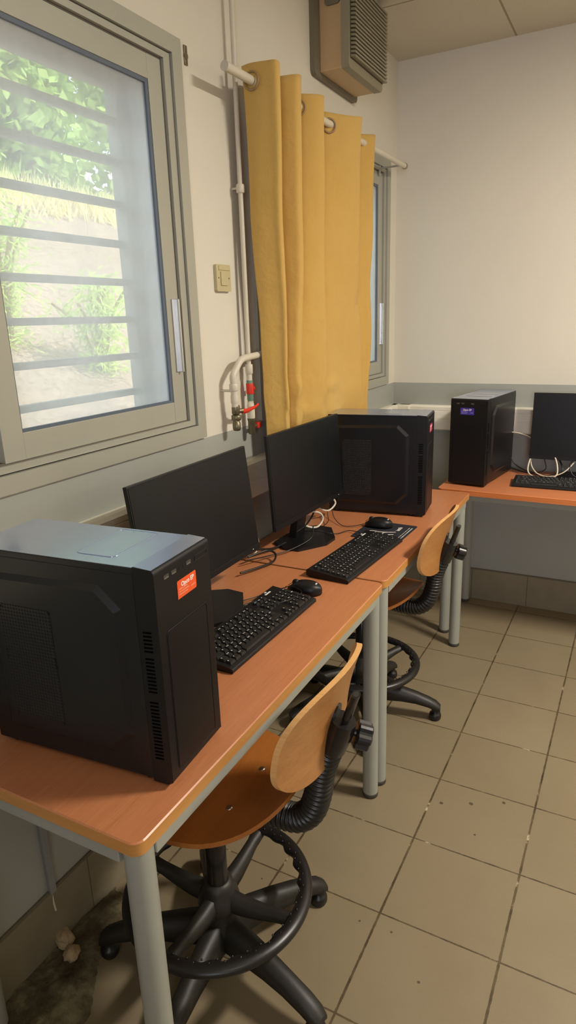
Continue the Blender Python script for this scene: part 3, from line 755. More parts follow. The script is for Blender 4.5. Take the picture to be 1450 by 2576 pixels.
tower(0.4808, 2.1826, 0.1257, 'black computer tower with pink sticker on the desk below the curtain', M['sticker_pink'], (-0.030, 0.030, 0.340, 0.372), M['white_ink'], M['faint_ink'])
tower(0.5227, 2.6690, -1.7117, 'black computer tower with purple sticker on the back wall desk', M['sticker_purple'], (-0.041, 0.025, 0.341, 0.373), M['white_ink'], M['lilac_ink'])

# ------------------------------------------------------------------ MONITORS
def monitor(x, y, yaw, tilt, zb, label, group='flat monitors on the desks'):
    root = empty('monitor', (x, y, HD+0.0012), yaw); tag(root, label, 'monitor', group)
    w_, h_ = 0.54, 0.325
    R_ = Matrix.Translation((0, 0, zb)) @ Matrix.Rotation(-tilt, 4, 'Y')
    def T(m):
        m.v = [tuple(R_ @ Vector(v)) for v in m.v]; return m
    hs = MB().box(-0.012, 0, -w_/2, w_/2, 0, h_)
    hs.prism([(-0.16, 0.03), (0.16, 0.03), (0.16, 0.20), (-0.16, 0.20)], 'x', -0.034, -0.011)
    ho = T(hs).build('housing', M['black'], root, bevel=0.0018)
    T(MB().box(0.0, 0.0008, -w_/2+0.005, w_/2-0.005, 0.019, h_-0.005)).build('screen', M['screen'], root)
    T(MB().box(-0.002, 0.0022, -w_/2, w_/2, 0.0, 0.018)).build('bezel', M['black'], root, bevel=0.0008)
    T(MB().box(0.002, 0.0026, w_/2-0.045, w_/2-0.040, 0.008, 0.010)).build('power_light', M['legend'], root)
    bs = MB().prism([(0.075, -0.035), (0.075, 0.035), (0.012, 0.137), (-0.045, 0.143), (-0.11, 0.10), (-0.11, -0.10), (-0.045, -0.143), (0.012, -0.137)], 'z', 0.0, 0.010)
    bs.build('stand_base', M['black'], root, bevel=0.0025)
    nk = MB().prism([(-0.085, 0.008), (-0.055, 0.008), (-0.030, 0.18), (-0.045, 0.20)], 'y', -0.035, 0.035)
    nk.build('stand_neck', M['black'], root, bevel=0.003)
    return root
monitor(0.2063, 0.9886, 0.0128, 0.1139, 0.1075, 'flat black monitor behind the tower with the orange sticker')
monitor(0.189, 1.669, -0.0233, 0.06, 0.1107, 'flat black monitor in front of the yellow curtain')
monitor(1.032, 2.985, -PI/2, 0.045, 0.088, 'flat black monitor on the back wall desk at the right edge')

# ------------------------------------------------------------------ KEYBOARDS, MICE, PAD
def keyboard(x, y, rz, label):
    """local +x = towards the user, +y = right end of the board"""
    root = empty('keyboard', (x, y, HD+0.0015), rz); tag(root, label, 'keyboard', 'black keyboards on the desks')
    KW, KD = 0.445, 0.150
    b = MB(); b.prism([(-KD/2, 0.006), (-KD/2+0.01, 0.0), (KD/2, 0.0), (KD/2, 0.010), (KD/2-0.010, 0.0135), (-KD/2+0.006, 0.026), (-KD/2, 0.022)], 'y', -KW/2, KW/2)
    b.build('case', M['black'], root, bevel=0.003)
    ks = MB(); lg = MB(); rnd = random.Random(11)
    P = 0.019
    def key(cx, cy, w_=1.0, hh=1.0):
        zb = 0.0135+(KD/2-0.010-cx)/(KD-0.016)*0.0125
        a, c = hh*P/2-0.0011, w_*P/2-0.0011; a2, c2 = a-0.0022, c-0.0022
        tl = 0.0875
        z_ = lambda xx, o: zb+o-(xx-cx)*tl
        vs = [(cx-a, cy-c, z_(cx-a, 0)), (cx+a, cy-c, z_(cx+a, 0)), (cx+a, cy+c, z_(cx+a, 0)), (cx-a, cy+c, z_(cx-a, 0)),
              (cx-a2, cy-c2, z_(cx-a2, .006)), (cx+a2, cy-c2, z_(cx+a2, .006)), (cx+a2, cy+c2, z_(cx+a2, .006)), (cx-a2, cy+c2, z_(cx-a2, .006))]
        ks.add(vs, [(4, 5, 6, 7), (0, 1, 5, 4), (1, 2, 6, 5), (2, 3, 7, 6), (3, 0, 4, 7)])
        if w_ < 4:
            lx, ly = cx-0.0025+rnd.uniform(-.001, .001), cy-c2+0.003
            sx, sy = rnd.uniform(.0020, .0032), rnd.uniform(.0017, .0030)
            o = 0.0063
            lg.add([(lx-sx/2, ly-sy/2, z_(lx-sx/2, o)), (lx+sx/2, ly-sy/2, z_(lx+sx/2, o)), (lx+sx/2, ly+sy/2, z_(lx+sx/2, o)), (lx-sx/2, ly+sy/2, z_(lx-sx/2, o))], [(0, 1, 2, 3)])
            if rnd.random() < 0.4:
                ly += 0.005; lg.add([(lx-sx/2, ly-sy/2, z_(lx-sx/2, o)), (lx+sx/2, ly-sy/2, z_(lx+sx/2, o)), (lx+sx/2, ly+sy/2, z_(lx+sx/2, o)), (lx-sx/2, ly+sy/2, z_(lx-sx/2, o))], [(0, 1, 2, 3)])
    y0 = -KW/2+0.012; x0 = KD/2-0.012-P/2
    rows = [[1.25, 1.25, 1.25, 6.25, 1.25, 1.25, 1.25, 1.25], [1.25]+[1]*11+[2.75], [1.75]+[1]*12+[1.25], [1.5]+[1]*12+[1.5], [1]*13+[2]]
    for r_, row in enumerate(rows):
        yy = y0
        for w_ in row: key(x0-r_*P, yy+w_*P/2, w_); yy += w_*P
    for i in range(13):
        key(x0-5*P-0.006, y0+P*(0.5+i+(0 if i == 0 else 0.55 if i < 5 else 1.05 if i < 9 else 1.5))*0.965)
    yn = y0+15*P+0.005
    for i in range(3):
        for r_ in (3, 4): key(x0-r_*P, yn+P*(i+.5))
        key(x0, yn+P*(i+.5)); key(x0-5*P-0.006, yn+P*(i+.5))
    key(x0-P, yn+1.5*P)
    yn2 = yn+3*P+0.005
    for i in range(4):
        for r_ in range(5):
            if i == 3 and r_ in (1, 3): continue
            if i == 3 and r_ in (0, 2): key(x0-(r_+.5)*P, yn2+3.5*P, 1, 2); continue
            if r_ == 0 and i == 1: continue
            if r_ == 0 and i == 0: key(x0, yn2+P, 2, 1); continue
            key(x0-r_*P, yn2+P*(i+.5))
    ko = ks.build('keys', M['keycap'], root); lg.build('key_legends', M['legend'], root)
    lo = MB(); lo.box(-0.058, -0.052, 0.152, 0.182, 0.0262, 0.0264).box(-0.066, -0.061, 0.162, 0.172, 0.0267, 0.0269); lo.build('logo_print', M['legend'], root)
    return root
keyboard(0.3610, 0.9500, -0.01, 'black keyboard on the nearest desk beside the mouse')
keyboard(0.4130, 1.5560, -0.065, 'black keyboard overlapping the mouse pad on the middle desk')
keyboard(0.945, 2.812, -PI/2+0.035, 'black keyboard on the back wall desk at the right edge')

def mouse(x, y, rz, label, z=0.0):
    root = empty('computer_mouse', (x, y, HD+0.0013+z), rz); tag(root, label, 'mouse', 'black mice on the desks')
    m = MB(); rs = []
    n = 26
    for j in range(15):
        t = j/14; lx = -0.054+0.108*t
        wd_ = 0.031*(1-abs(2*t-1)**3.2)**0.5*(0.88+0.12*math.cos((t-0.7)*3)); hh = 0.037*(1-abs(1.75*(t-0.56))**2.6*0.85) if t > 0.0 else 0.012
        hh = max(hh, 0.010); wd_ = max(wd_, 0.006)
        r_ = []
        for i in range(n):
            a = PI*i/(n-1); cx_ = math.cos(a); sy_ = math.sin(a)
            r_.append((lx, wd_*(abs(cx_)**0.8)*(1 if cx_ > 0 else -1), 0.001+hh*abs(sy_)**0.62))
        rs.append(r_)
    m.rings(rs, True, True)
    m.build('shell', M['black'], root)
    g = MB().tube([(-0.053, 0, 0.017), (-0.046, 0, 0.0225), (-0.03, 0, 0.0325), (-0.012, 0, 0.0375)], 0.0009, 6); g.build('button_seam', M['rubber'], root)
    wv = MB().lathe([(0.0, -0.004), (0.010, -0.004), (0.011, 0), (0.010, 0.004), (0.0, 0.004)], 18, (-0.028, 0, 0.029), 'y'); wv.build('scroll_wheel', M['rubber'], root)
    MB().box(0.036, 0.040, -0.007, 0.004, 0.0310, 0.0335).build('logo_print', M['legend'], root)
    return root
mouse(0.376, 1.222, 0.12, 'black mouse on the nearest desk at the end of the keyboard')
mouse(0.362, 1.905, 0.10, 'black mouse standing on the printed mouse pad', z=0.003)

pad = empty('mouse_pad', (0.40, 1.865, HD+0.0013), -0.03); tag(pad, 'dark printed mouse pad under the far mouse and keyboard end', 'mouse pad')
MB().prism(rrect(-0.094, 0.098, -0.110, 0.104, 0.008), 'z', 0.0, 0.0025).build('cloth', M['pad'], pad)
sg = MB(); zz = 0.0030
sg.tube(spline([(-0.012, -0.10, zz), (-0.022, -0.085, zz), (-0.040, -0.075, zz), (-0.035, -0.060, zz), (-0.058, -0.040, zz), (-0.045, -0.018, zz), (-0.012, -0.02, zz), (0.022, -0.012, zz), (0.046, 0.0, zz)], 6), 0.0030, 6)
sg.tube(spline([(0.030, -0.006, zz), (0.004, -0.026, zz), (0.018, -0.040, zz), (0.048, -0.030, zz), (0.026, -0.044, zz), (0.028, -0.058, zz), (0.058, -0.048, zz)], 6), 0.0022, 6)
for i_ in range(len(sg.v)): a = sg.v[i_]; sg.v[i_] = (a[0], a[1], zz+(a[2]-zz)*0.1)
sg.build('swoosh_print', M['white_ink'], pad)
text(pad, 'istrib', 0.022, (0.052, 0.018, 0.0028), M['white_ink'], bold=True, rot=(0, 0, PI/2))
ln = MB(); rnd = random.Random(2)
for k_, (xx, hh) in enumerate(((0.076, 0.0026), (0.086, 0.0036))):
    yy = -0.075
    while yy < 0.07:
        q_ = rnd.uniform(0.0016, 0.0042)
        if rnd.random() < 0.85: ln.box(xx, xx+hh, yy, yy+q_, 0.0025, 0.0028)
        yy += q_+0.0012
ln.build('small_print', M['legend'], pad)

# ------------------------------------------------------------------ CABLES
def cable(pts, r, mat, label, group=None, sub=8):
    o = MB().tube(spline(pts, sub), r, 8).build('cable', mat); tag(o, label, 'cable', group); return o
z0 = HD+0.004
kb = M['cable_black']; kw = M['cable_white']
cable([(0.322, 1.208, z0+0.010), (0.285, 1.17, z0+0.004), (0.26, 1.10, z0+0.006), (0.20, 1.02, z0+0.004), (0.13, 0.98, z0), (0.10, 0.93, z0)], 0.0016, kb, 'thin black mouse cable leading behind the nearest monitor', 'thin peripheral cables')
cable([(0.292, 1.13, z0+0.015), (0.275, 1.08, z0+0.004), (0.245, 1.03, z0+0.003), (0.19, 0.99, z0+0.003), (0.12, 0.95, z0)], 0.0018, kb, 'thin black keyboard cable beside the mouse cable on the nearest desk', 'thin peripheral cables')
cable([(0.322, 1.20, z0+0.016), (0.360, 1.185, z0+0.026), (0.395, 1.165, z0+0.026), (0.400, 1.13, z0+0.028), (0.385, 1.08, z0+0.028), (0.345, 1.03, z0+0.029), (0.305, 1.0, z0+0.030), (0.295, 1.015, z0+0.032), (0.315, 1.045, z0+0.030)], 0.0011, kb, 'loop of thin black cable lying over the nearest keyboard', 'thin peripheral cables')
cable([(0.17, 0.93, z0+0.10), (0.165, 0.945, z0+0.06), (0.15, 0.955, z0+0.02), (0.13, 0.95, z0+0.004), (0.10, 0.94, z0)], 0.0032, kb, 'black cable hanging from the underside of the nearest monitor')
cable([(0.309, 1.89, z0+0.010), (0.27, 1.865, z0+0.003), (0.225, 1.86, z0+0.002), (0.17, 1.91, z0+0.012), (0.135, 1.96, z0+0.03), (0.13, 1.93, z0+0.028), (0.165, 1.86, z0+0.012), (0.16, 1.80, z0+0.002), (0.145, 1.74, z0)], 0.0015, kb, 'thin black mouse cable making a small loop on the middle desk', 'thin peripheral cables')
cable([(0.335, 1.775, z0+0.012), (0.30, 1.80, z0+0.006), (0.27, 1.80, z0+0.003), (0.25, 1.76, z0+0.002), (0.225, 1.73, z0+0.010), (0.17, 1.72, z0+0.014), (0.12, 1.71, z0+0.01)], 0.0016, kb, 'thin black keyboard cable crossing the far monitor base', 'thin peripheral cables')
cable([(0.06, 1.33, z0+0.18), (0.075, 1.36, z0+0.15), (0.085, 1.375, z0+0.11), (0.08, 1.36, z0+0.07), (0.07, 1.34, z0+0.05)], 0.0036, kw, 'white cable arching out behind the nearest monitor')
cable([(0.05, 1.34, z0+0.10), (0.06, 1.42, z0+0.09), (0.07, 1.47, z0+0.05), (0.075, 1.45, z0+0.012), (0.07, 1.40, z0+0.01), (0.06, 1.36, z0+0.05), (0.05, 1.40, z0+0.09)], 0.0026, kw, 'coiled thin white cable on the desk between the two monitors')
cable([(0.08, 1.34, z0+0.05), (0.10, 1.42, z0+0.03), (0.11, 1.50, z0+0.008), (0.12, 1.58, z0+0.006)], 0.0045, kb, 'thick black cable running between the two monitors')
cable([(0.13, 1.25, z0+0.01), (0.16, 1.33, z0+0.008), (0.175, 1.39, z0+0.008), (0.16, 1.43, z0+0.02), (0.13, 1.42, z0+0.03), (0.10, 1.35, z0+0.025)], 0.0036, kb, 'black cable loop on the desk right of the nearest monitor')
cable([(0.10, 1.33, z0+0.02), (0.14, 1.44, z0+0.008), (0.18, 1.52, z0+0.010), (0.215, 1.60, z0+0.03), (0.215, 1.62, z0+0.07)], 0.0022, kb, 'black cable curving over the far monitor base')
cable([(0.15, 1.72, z0+0.09), (0.165, 1.78, z0+0.07), (0.17, 1.80, z0+0.04), (0.16, 1.77, z0+0.015), (0.14, 1.72, z0+0.03), (0.13, 1.70, z0+0.06)], 0.0038, kw, 'white cable loop hanging under the far monitor', 'white cable loops under the far monitor')
cable([(0.13, 1.98, z0+0.08), (0.14, 1.99, z0+0.05), (0.13, 1.95, z0+0.03), (0.12, 1.90, z0+0.045), (0.11, 1.84, z0+0.08)], 0.0038, kw, 'white cable loop below the far corner of the far monitor', 'white cable loops under the far monitor')
cable([(0.11, 1.88, z0+0.09), (0.13, 1.80, z0+0.06), (0.14, 1.72, z0+0.04), (0.135, 1.64, z0+0.03)], 0.0035, kb, 'black cable hanging slantwise under the far monitor')
bx = 2.985
cable([(0.80, 3.02, z0+0.14), (0.77, 2.99, z0+0.09), (0.765, 2.95, z0+0.03), (0.80, 2.93, z0+0.005), (0.86, 2.93, z0+0.004), (0.90, 2.94, z0+0.02), (0.895, 2.97, z0+0.07), (0.87, 3.0, z0+0.12)], 0.0036, kw, 'white cable loop hanging below the left end of the back desk monitor')
cable([(0.80, 3.03, z0+0.12), (0.77, 3.0, z0+0.07), (0.80, 2.97, z0+0.02), (0.86, 2.96, z0+0.005), (0.93, 2.97, z0+0.03), (0.98, 3.0, z0+0.09), (1.0, 3.01, z0+0.12)], 0.0030, kw, 'second white cable crossing behind the loop on the back desk')
cable([(0.63, 3.05, z0+0.03), (0.70, 3.03, z0+0.012), (0.78, 3.0, z0+0.004), (0.86, 2.98, z0+0.004), (0.92, 2.99, z0+0.03), (0.90, 3.02, z0+0.08), (0.86, 3.03, z0+0.11)], 0.0040, kb, 'thick black cable coming from behind the tower on the back desk', 'black cables behind the back desk monitor')
cable([(0.64, 3.06, z0+0.15), (0.66, 3.05, z0+0.08), (0.70, 3.04, z0+0.03), (0.78, 3.02, z0+0.006), (0.84, 3.01, z0+0.03), (0.83, 3.02, z0+0.09), (0.85, 3.02, z0+0.13)], 0.0028, kb, 'thin black cable dropping behind the tower on the back desk', 'black cables behind the back desk monitor')
cable([(1.0, 3.02, z0+0.12), (0.955, 2.99, z0+0.07), (0.97, 2.97, z0+0.02), (1.01, 2.98, z0+0.006), (1.03, 3.0, z0+0.05), (1.02, 3.02, z0+0.12)], 0.0038, kb, 'black cable loop near the stand of the back desk monitor', 'black cables behind the back desk monitor')
cable([(0.64, 3.04, z0+0.20), (0.68, 3.03, z0+0.205), (0.74, 3.03, z0+0.19), (0.78, 3.03, z0+0.16)], 0.0028, kw, 'white cable between the tower and monitor on the back desk')

# ------------------------------------------------------------------ CHAIRS
def make_chair(x, y, psi, base_rot, spoke_rot, zs, bz, label, ax=0.0):
    root = empty('swivel_stool', (x, y, 0)); tag(root, label, 'chair', 'plywood swivel chairs pushed under the desks')
    zr = 0.228
    # five star base
    hub = MB().lathe([(0.030, 0.075), (0.046, 0.080), (0.050, 0.10), (0.047, 0.135), (0.040, 0.165), (0.036, 0.185), (0.030, 0.190)], 28)
    hub.build('hub', M['base_plastic'], root)
    for k in range(5):
        a = base_rot+k*2*PI/5; ca, sa = math.cos(a), math.sin(a)
        sec = [(0.03, 0.030, 0.072, 0.150), (0.09, 0.027, 0.074, 0.142), (0.16, 0.025, 0.076, 0.128), (0.22, 0.024, 0.072, 0.112), (0.27, 0.024, 0.062, 0.094), (0.300, 0.023, 0.050, 0.080), (0.318, 0.018, 0.044, 0.064)]
        rs = []
        for r_, hw, zb, zt in sec:
            pr_ = [(-hw, zb), (-hw*0.98, zb+(zt-zb)*0.55), (-hw*0.66, zt-0.003), (0, zt), (hw*0.66, zt-0.003), (hw*0.98, zb+(zt-zb)*0.55), (hw, zb), (0, zb+0.004)]
            rs.append([(r_*ca-p_*sa, r_*sa+p_*ca, q_) for p_, q_ in pr_])
        arm = MB().rings(rs, True, True).build('base_arm', M['base_plastic'], root)
        MB().lathe([(0.017, 0.060), (0.019, 0.052), (0.015, 0.046), (0.014, 0.032), (0.0215, 0.028), (0.024, 0.020), (0.024, 0.008), (0.021, 0.001)], 20, (0.298*ca, 0.298*sa, 0)).build('glide', M['rubber'], arm)
    # foot ring
    R0, n, m_ = 0.2165, 160, 14; rs = []
    for i in range(n):
        a = 2*PI*i/n; w_ = 0.5+0.5*math.cos(24*a); qd = 0.5+0.5*math.cos(4*(a-spoke_rot))
        inner = 0.014+0.010*w_*(1-qd**3)+0.008*qd**3
        r_ = []
        for j in range(m_):
            b = 2*PI*j/m_; cb = math.cos(b)
            rad = (0.0165 if cb > 0 else inner*0.95)
            rr_ = R0+cb*rad; r_.append((rr_*math.cos(a), rr_*math.sin(a), zr+0.0135*math.sin(b)+(0.002 if cb < 0 else 0)))
        rs.append(r_)
    fr = MB().rings(rs, True, False, closed=True).build('foot_ring', M['rubber'], root)
    st = MB()
    for i in range(76):
        a = 2*PI*i/76; rr_ = R0-(0.006 if i % 2 else 0.014)
        c_ = Vector((rr_*math.cos(a), rr_*math.sin(a), zr+0.0135))
        st.lathe([(0.0028, 0), (0.0022, 0.0026), (0.0004, 0.0034)], 6, tuple(c_))
    st.build('studs', M['black_gloss'], fr)
    MB().lathe([(0.050, zr-0.050), (0.053, zr-0.035), (0.048, zr-0.012), (0.038, zr+0.008), (0.036, zr+0.022), (0.0275, zr+0.026)], 28).build('ring_collar', M['base_plastic'], fr)
    for k in range(4):
        a = spoke_rot+k*PI/2; ca, sa = math.cos(a), math.sin(a); rs = []
        for r_, hw, zb, zt in [(0.030, 0.022, zr-0.045, zr-0.002), (0.075, 0.0205, zr-0.042, zr-0.006), (0.12, 0.018, zr-0.034, zr-0.004), (0.165, 0.0155, zr-0.022, zr+0.002), (0.205, 0.020, zr-0.010, zr+0.006)]:
            pr_ = [(-hw, zb+0.004), (-hw*0.95, (zb+zt)/2), (-hw*0.6, zt), (0, zt+0.002), (hw*0.6, zt), (hw*0.95, (zb+zt)/2), (hw, zb+0.004), (0, zb)]
            rs.append([(r_*ca-p_*sa, r_*sa+p_*ca, q_) for p_, q_ in pr_])
        MB().rings(rs, True, True).build('spoke', M['base_plastic'], fr)
    MB().lathe([(0.0255, 0.18), (0.0255, zs-0.10), (0.0235, zs-0.098), (0.0235, zs-0.03)], 26).build('column', M['black_gloss'], root)
    # oriented upper part
    c_, s_ = math.cos(psi), math.sin(psi)
    def T(m, a=0.0):
        ca, sa = math.cos(psi), math.sin(psi)
        m.v = [(v[0]*ca-v[1]*sa, v[0]*sa+v[1]*ca, v[2]) for v in m.v]; return m
    mp = MB().box(-0.09, 0.12, -0.055, 0.055, zs-0.030, zs-0.014); mp.box(0.10, 0.19, -0.022, 0.022, zs-0.040, zs-0.022)
    T(mp).build('mechanism', M['black_gloss'], root, bevel=0.004)
    # seat
    def seat_z(lx, ly):
        r2 = (lx*lx+ly*ly)/0.04
        z = zs-0.004*(1-r2)
        if lx > 0.075: z += 2.3*(lx-0.075)**2*max(0.6, 1-abs(ly)/0.5)
        if lx < -0.12: z -= 1.6*(lx+0.12)**2
        return z
    sm = MB(); nr, na = 10, 72; vt = [(0, 0, seat_z(0, 0))]; ft = []
    def outl(a):
        c2_, s2_ = math.cos(a), math.sin(a)
        return 0.206/((abs(c2_)**2.15+abs(s2_)**2.15)**(1/2.15))
    for i in range(1, nr+1):
        for j in range(na):
            a = 2*PI*j/na; r_ = outl(a)*i/nr; lx, ly = r_*math.cos(a), r_*math.sin(a)
            if lx > 0: lx *= 1.0+0.16*(lx/0.206)
            vt.append((lx, ly, seat_z(lx, ly)-(0.001 if i == nr else 0)))
    for j in range(na): ft.append((0, 1+j, 1+(j+1) % na))
    for i in range(1, nr):
        for j in range(na):
            p_ = 1+(i-1)*na; ft.append((p_+j, p_+na+j, p_+na+(j+1) % na, p_+(j+1) % na))
    sm.add(vt, ft, True, 0)
    vb = [(v[0], v[1], v[2]-0.012) for v in vt]; sm.add(vb, [tuple(reversed(f)) for f in ft], True, 0)
    o = 1+(nr-1)*na
    rim = [vt[o+j] for j in range(na)]+[vb[o+j] for j in range(na)]
    sm.add(rim, [(j, na+j, na+(j+1) % na, (j+1) % na) for j in range(na)], True, 1)
    so = T(sm).build('seat', [M['seatply'], M['seatply']], root)
    for (lx, ly) in ((0.100, 0.072), (0.104, -0.070), (-0.08, 0.08), (-0.08, -0.08)):
        T(MB().lathe([(0.0075, seat_z(lx, ly)-0.001), (0.0070, seat_z(lx, ly)+0.0016), (0.003, seat_z(lx, ly)+0.0024)], 12, (lx, ly, 0))).build('bolt', M['steel'], so)
    # bellows over the back bar
    zb_ = bz
    pth = spline([(0.12, 0, zs-0.030), (0.18, 0, zs-0.034), (0.232, 0, zs-0.028), (0.266, 0, zs+0.002), (0.284, 0, zs+0.050), (0.292, 0, zs+0.10), (0.302, 0, zb_-0.085), (0.322, 0, zb_-0.030)], 14)
    # resample evenly
    acc = [0]
    for i in range(1, len(pth)): acc.append(acc[-1]+(pth[i]-pth[i-1]).length)
    N = 30*6; ev = []; k = 0
    for i in range(N+1):
        d = acc[-1]*i/N
        while k < len(acc)-2 and acc[k+1] < d: k += 1
        f_ = (d-acc[k])/max(1e-9, acc[k+1]-acc[k]); ev.append(pth[k].lerp(pth[k+1], f_))
    bl = MB().tube(ev, lambda i: (0.0275+0.0045*(1-i/N))*(0.86+0.18*abs(math.sin(PI*i/6))), 20, up=(0, 1, 0))
    T(bl).build('bellows', M['rubber'], root)
    # back bar (flat oval tube) and clamp
    tb_ = MB().tube([(0.318, 0, zb_-0.06), (0.342, 0, zb_+0.0), (0.372, 0, zb_+0.090)], 0.0135, 16, flat=0.62, up=(0, 1, 0))
    tb_.tube([(0.3716, 0, zb_+0.089), (0.3722, 0, zb_+0.0906)], 0.0095, 12, mi=1, flat=0.55, up=(0, 1, 0))
    T(tb_).build('back_bar', [M['black_gloss'], M['rubber']], root)
    cl = MB().tube([(0.320, 0, zb_-0.045), (0.338, 0, zb_+0.004), (0.346, 0, zb_+0.026)], lambda i: (0.029, 0.031, 0.027)[i], 20, flat=0.95, up=(0, 1, 0))
    cl.box(0.318, 0.340, -0.024, 0.024, zb_-0.025, zb_+0.022)
    T(cl).build('clamp', M['black_gloss'], root, bevel=0.004)
    kn = MB().tube([(0.345, 0.01, zb_-0.004), (0.372, 0.020, zb_-0.010)], 0.007, 10)
    pts = []
    kr = []
    dv = Vector((0.80, 0.42, -0.30)).normalized(); up_ = Vector((0, 0, 1)); ux = dv.cross(up_).normalized(); uy = ux.cross(dv)
    cc = Vector((0.362, 0.018, zb_-0.011))
    for t_, sc_ in ((0, .8), (0.003, 1), (0.028, 1), (0.031, .85)):
        ring_ = []
        for j in range(30):
            a = 2*PI*j/30; rr_ = 0.026*sc_*(1+0.10*(1 if (j % 5) < 3 else -1)); ring_.append(tuple(cc+dv*t_+ux*rr_*math.cos(a)+uy*rr_*math.sin(a)))
        kr.append(ring_)
    kn.rings(kr, False, True); T(kn).build('knob', M['rubber'], root)
    # backrest
    w_, h_, sg_, tilt = 0.360, 0.232, 0.036, 0.20
    zc = zb_+0.030; d0 = 0.288
    nu, nv = 40, 14
    cax, sax = math.cos(ax), math.sin(ax)
    def bp(u, v_, off):
        lx = sg_*(1-u*u)+math.sin(tilt)*v_*h_/2+0.010*(v_*v_-0.3)+off; ly = u*w_/2; z = zc+math.cos(tilt)*v_*h_/2
        lx, ly = lx*cax-ly*sax, lx*sax+ly*cax
        return (d0+lx, ly, z)
    def sup(t_):
        a = 2*PI*t_; c2_, s2_ = math.cos(a), math.sin(a); e_ = 2/2.8
        return (math.copysign(abs(c2_)**e_, c2_), math.copysign(abs(s2_)**e_, s2_))
    NA, NR = 88, 9
    bm_ = MB(); F_ = [(0, 0)]+[tuple(k_*(i/NR) for k_ in sup(j/NA)) for i in range(1, NR+1) for j in range(NA)]
    fc = [(0, 1+j, 1+(j+1) % NA) for j in range(NA)]
    for i in range(1, NR):
        p_ = 1+(i-1)*NA
        fc += [(p_+j, p_+NA+j, p_+NA+(j+1) % NA, p_+(j+1) % NA) for j in range(NA)]
    fr_ = [bp(a, b, 0.006) for a, b in F_]; bk_ = [bp(a, b, -0.006) for a, b in F_]
    bm_.add(fr_, fc, True, 0); bm_.add(bk_, [tuple(reversed(f)) for f in fc], True, 0)
    o = 1+(NR-1)*NA
    bm_.add(fr_[o:]+bk_[o:], [(j, (j+1) % NA, NA+(j+1) % NA, NA+j) for j in range(NA)], True, 1)
    bo = T(bm_).build('backrest', [M['ply'], M['plyedge']], root)
    pl = MB(); c0 = Vector(bp(0, -0.25, 0.008))
    rs = []
    for off in (0.0, 0.004):
        rs.append([tuple(Vector(bp(0.13*math.cos(2*PI*j/24), -0.12+0.36*math.sin(2*PI*j/24), 0.006+off))) for j in range(24)])
    pl.rings(rs, False, True); T(pl).build('back_plate', M['black_gloss'], bo)
    return root
make_chair(0.414, 0.633, -0.03, 1.048, 0.02, 0.560, 0.785, 'plywood swivel chair pushed under the nearest desk', ax=0.05)
make_chair(0.328, 1.813, -0.05, 0.219, 1.03, 0.545, 0.765, 'plywood swivel chair pushed under the middle desk', ax=0.06)

# ------------------------------------------------------------------ LIGHTS
def lamp(x, y, sx, sy, power, col=(1.0, 0.925, 0.81), name='ceiling_light'):
    root = empty(name, (x, y, HC)); tag(root, 'recessed ceiling light panel out of frame above the room', 'ceiling light', 'ceiling light panels')
    ld = bpy.data.lights.new(name, 'AREA'); ld.shape = 'RECTANGLE'; ld.size = sx; ld.size_y = sy; ld.energy = power; ld.color = col
    o = bpy.data.objects.new(name+'_lamp', ld); C.objects.link(o); o.location = (x, y, HC-0.03)
    MB().box(-sx/2-0.02, sx/2+0.02, -sy/2-0.02, sy/2+0.02, -0.02, 0).build('housing', M['trunk'], root)
lamp(2.35, 1.68, 0.22, 0.5, 102)
lamp(2.2, -0.9, 0.3, 0.6, 11)
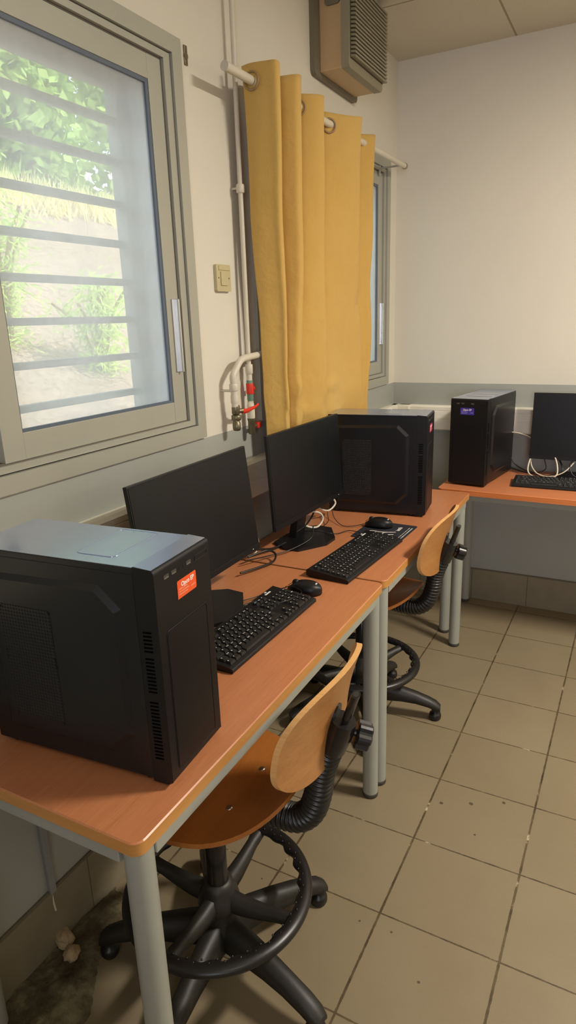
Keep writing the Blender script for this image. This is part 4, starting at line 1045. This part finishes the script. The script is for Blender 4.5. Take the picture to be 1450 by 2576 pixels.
# unseen added fill: window-like frame, glowing pane and cool lamp brighten the back wall
wr = empty('window_3', (1.9, FY, 1.6)); struct(wr)
m = MB()
for bx_ in ((-0.72, 0.72, -0.55, -0.50), (-0.72, 0.72, 0.50, 0.55), (-0.72, -0.66, -0.55, 0.55), (0.66, 0.72, -0.55, 0.55)): m.box(bx_[0], bx_[1], 0, 0.03, bx_[2], bx_[3])
struct(m.build('window_frame', M['aluminium'], wr, bevel=0.002))
struct(MB().box(-0.66, 0.66, 0.002, 0.006, -0.50, 0.50).build('pane', M['fill_pane'], wr))
ld = bpy.data.lights.new('daylight', 'AREA'); ld.shape = 'RECTANGLE'; ld.size = 1.3; ld.size_y = 0.95; ld.energy = 14; ld.color = (0.88, 0.88, 1.0); ld.spread = math.radians(75)  # added area lamp, supplies the cool fill for the room
o = bpy.data.objects.new('window_daylight', ld); C.objects.link(o); o.location = (1.9, FY+0.04, 1.62); o.rotation_euler = (math.radians(93), 0, math.radians(10))

sun = bpy.data.lights.new('sun', 'SUN'); sun.energy = 7.5; sun.angle = 0.02; sun.color = (1.0, 0.95, 0.86)
so = bpy.data.objects.new('sun', sun); C.objects.link(so); so.rotation_euler = Euler((math.radians(-20), math.radians(38), 0))
wd = bpy.data.worlds.new('sky'); bpy.context.scene.world = wd; wd.use_nodes = True
nt = wd.node_tree; nt.nodes.clear()
sky = nt.nodes.new('ShaderNodeTexSky'); sky.sky_type = 'HOSEK_WILKIE'; sky.sun_direction = (0.5, -0.3, 0.8); sky.turbidity = 3.0
bg = nt.nodes.new('ShaderNodeBackground'); ow = nt.nodes.new('ShaderNodeOutputWorld')
bg.inputs[1].default_value = 4.6
hz_ = nt.nodes.new('ShaderNodeMix'); hz_.data_type = 'RGBA'; hz_.inputs[0].default_value = 0.6; hz_.inputs[7].default_value = (0.80, 0.90, 1.0, 1)
nt.links.new(sky.outputs[0], hz_.inputs[6]); nt.links.new(hz_.outputs[2], bg.inputs[0]); nt.links.new(bg.outputs[0], ow.inputs[0])

# ------------------------------------------------------------------ CAMERA
cam = bpy.data.cameras.new('camera'); co = bpy.data.objects.new('camera', cam); C.objects.link(co)
cam.sensor_fit = 'HORIZONTAL'; cam.sensor_width = 36; cam.lens = 36*1630.36/1450
cam.clip_start = 0.02; cam.clip_end = 200
co.location = (1.19862, -0.39414, 1.56697)
co.rotation_euler = (1.2826775, 0.03214764, 0.48470792)
bpy.context.scene.camera = co
sc = bpy.context.scene
sc.view_settings.view_transform = 'Standard'
sc.view_settings.exposure = 0.0
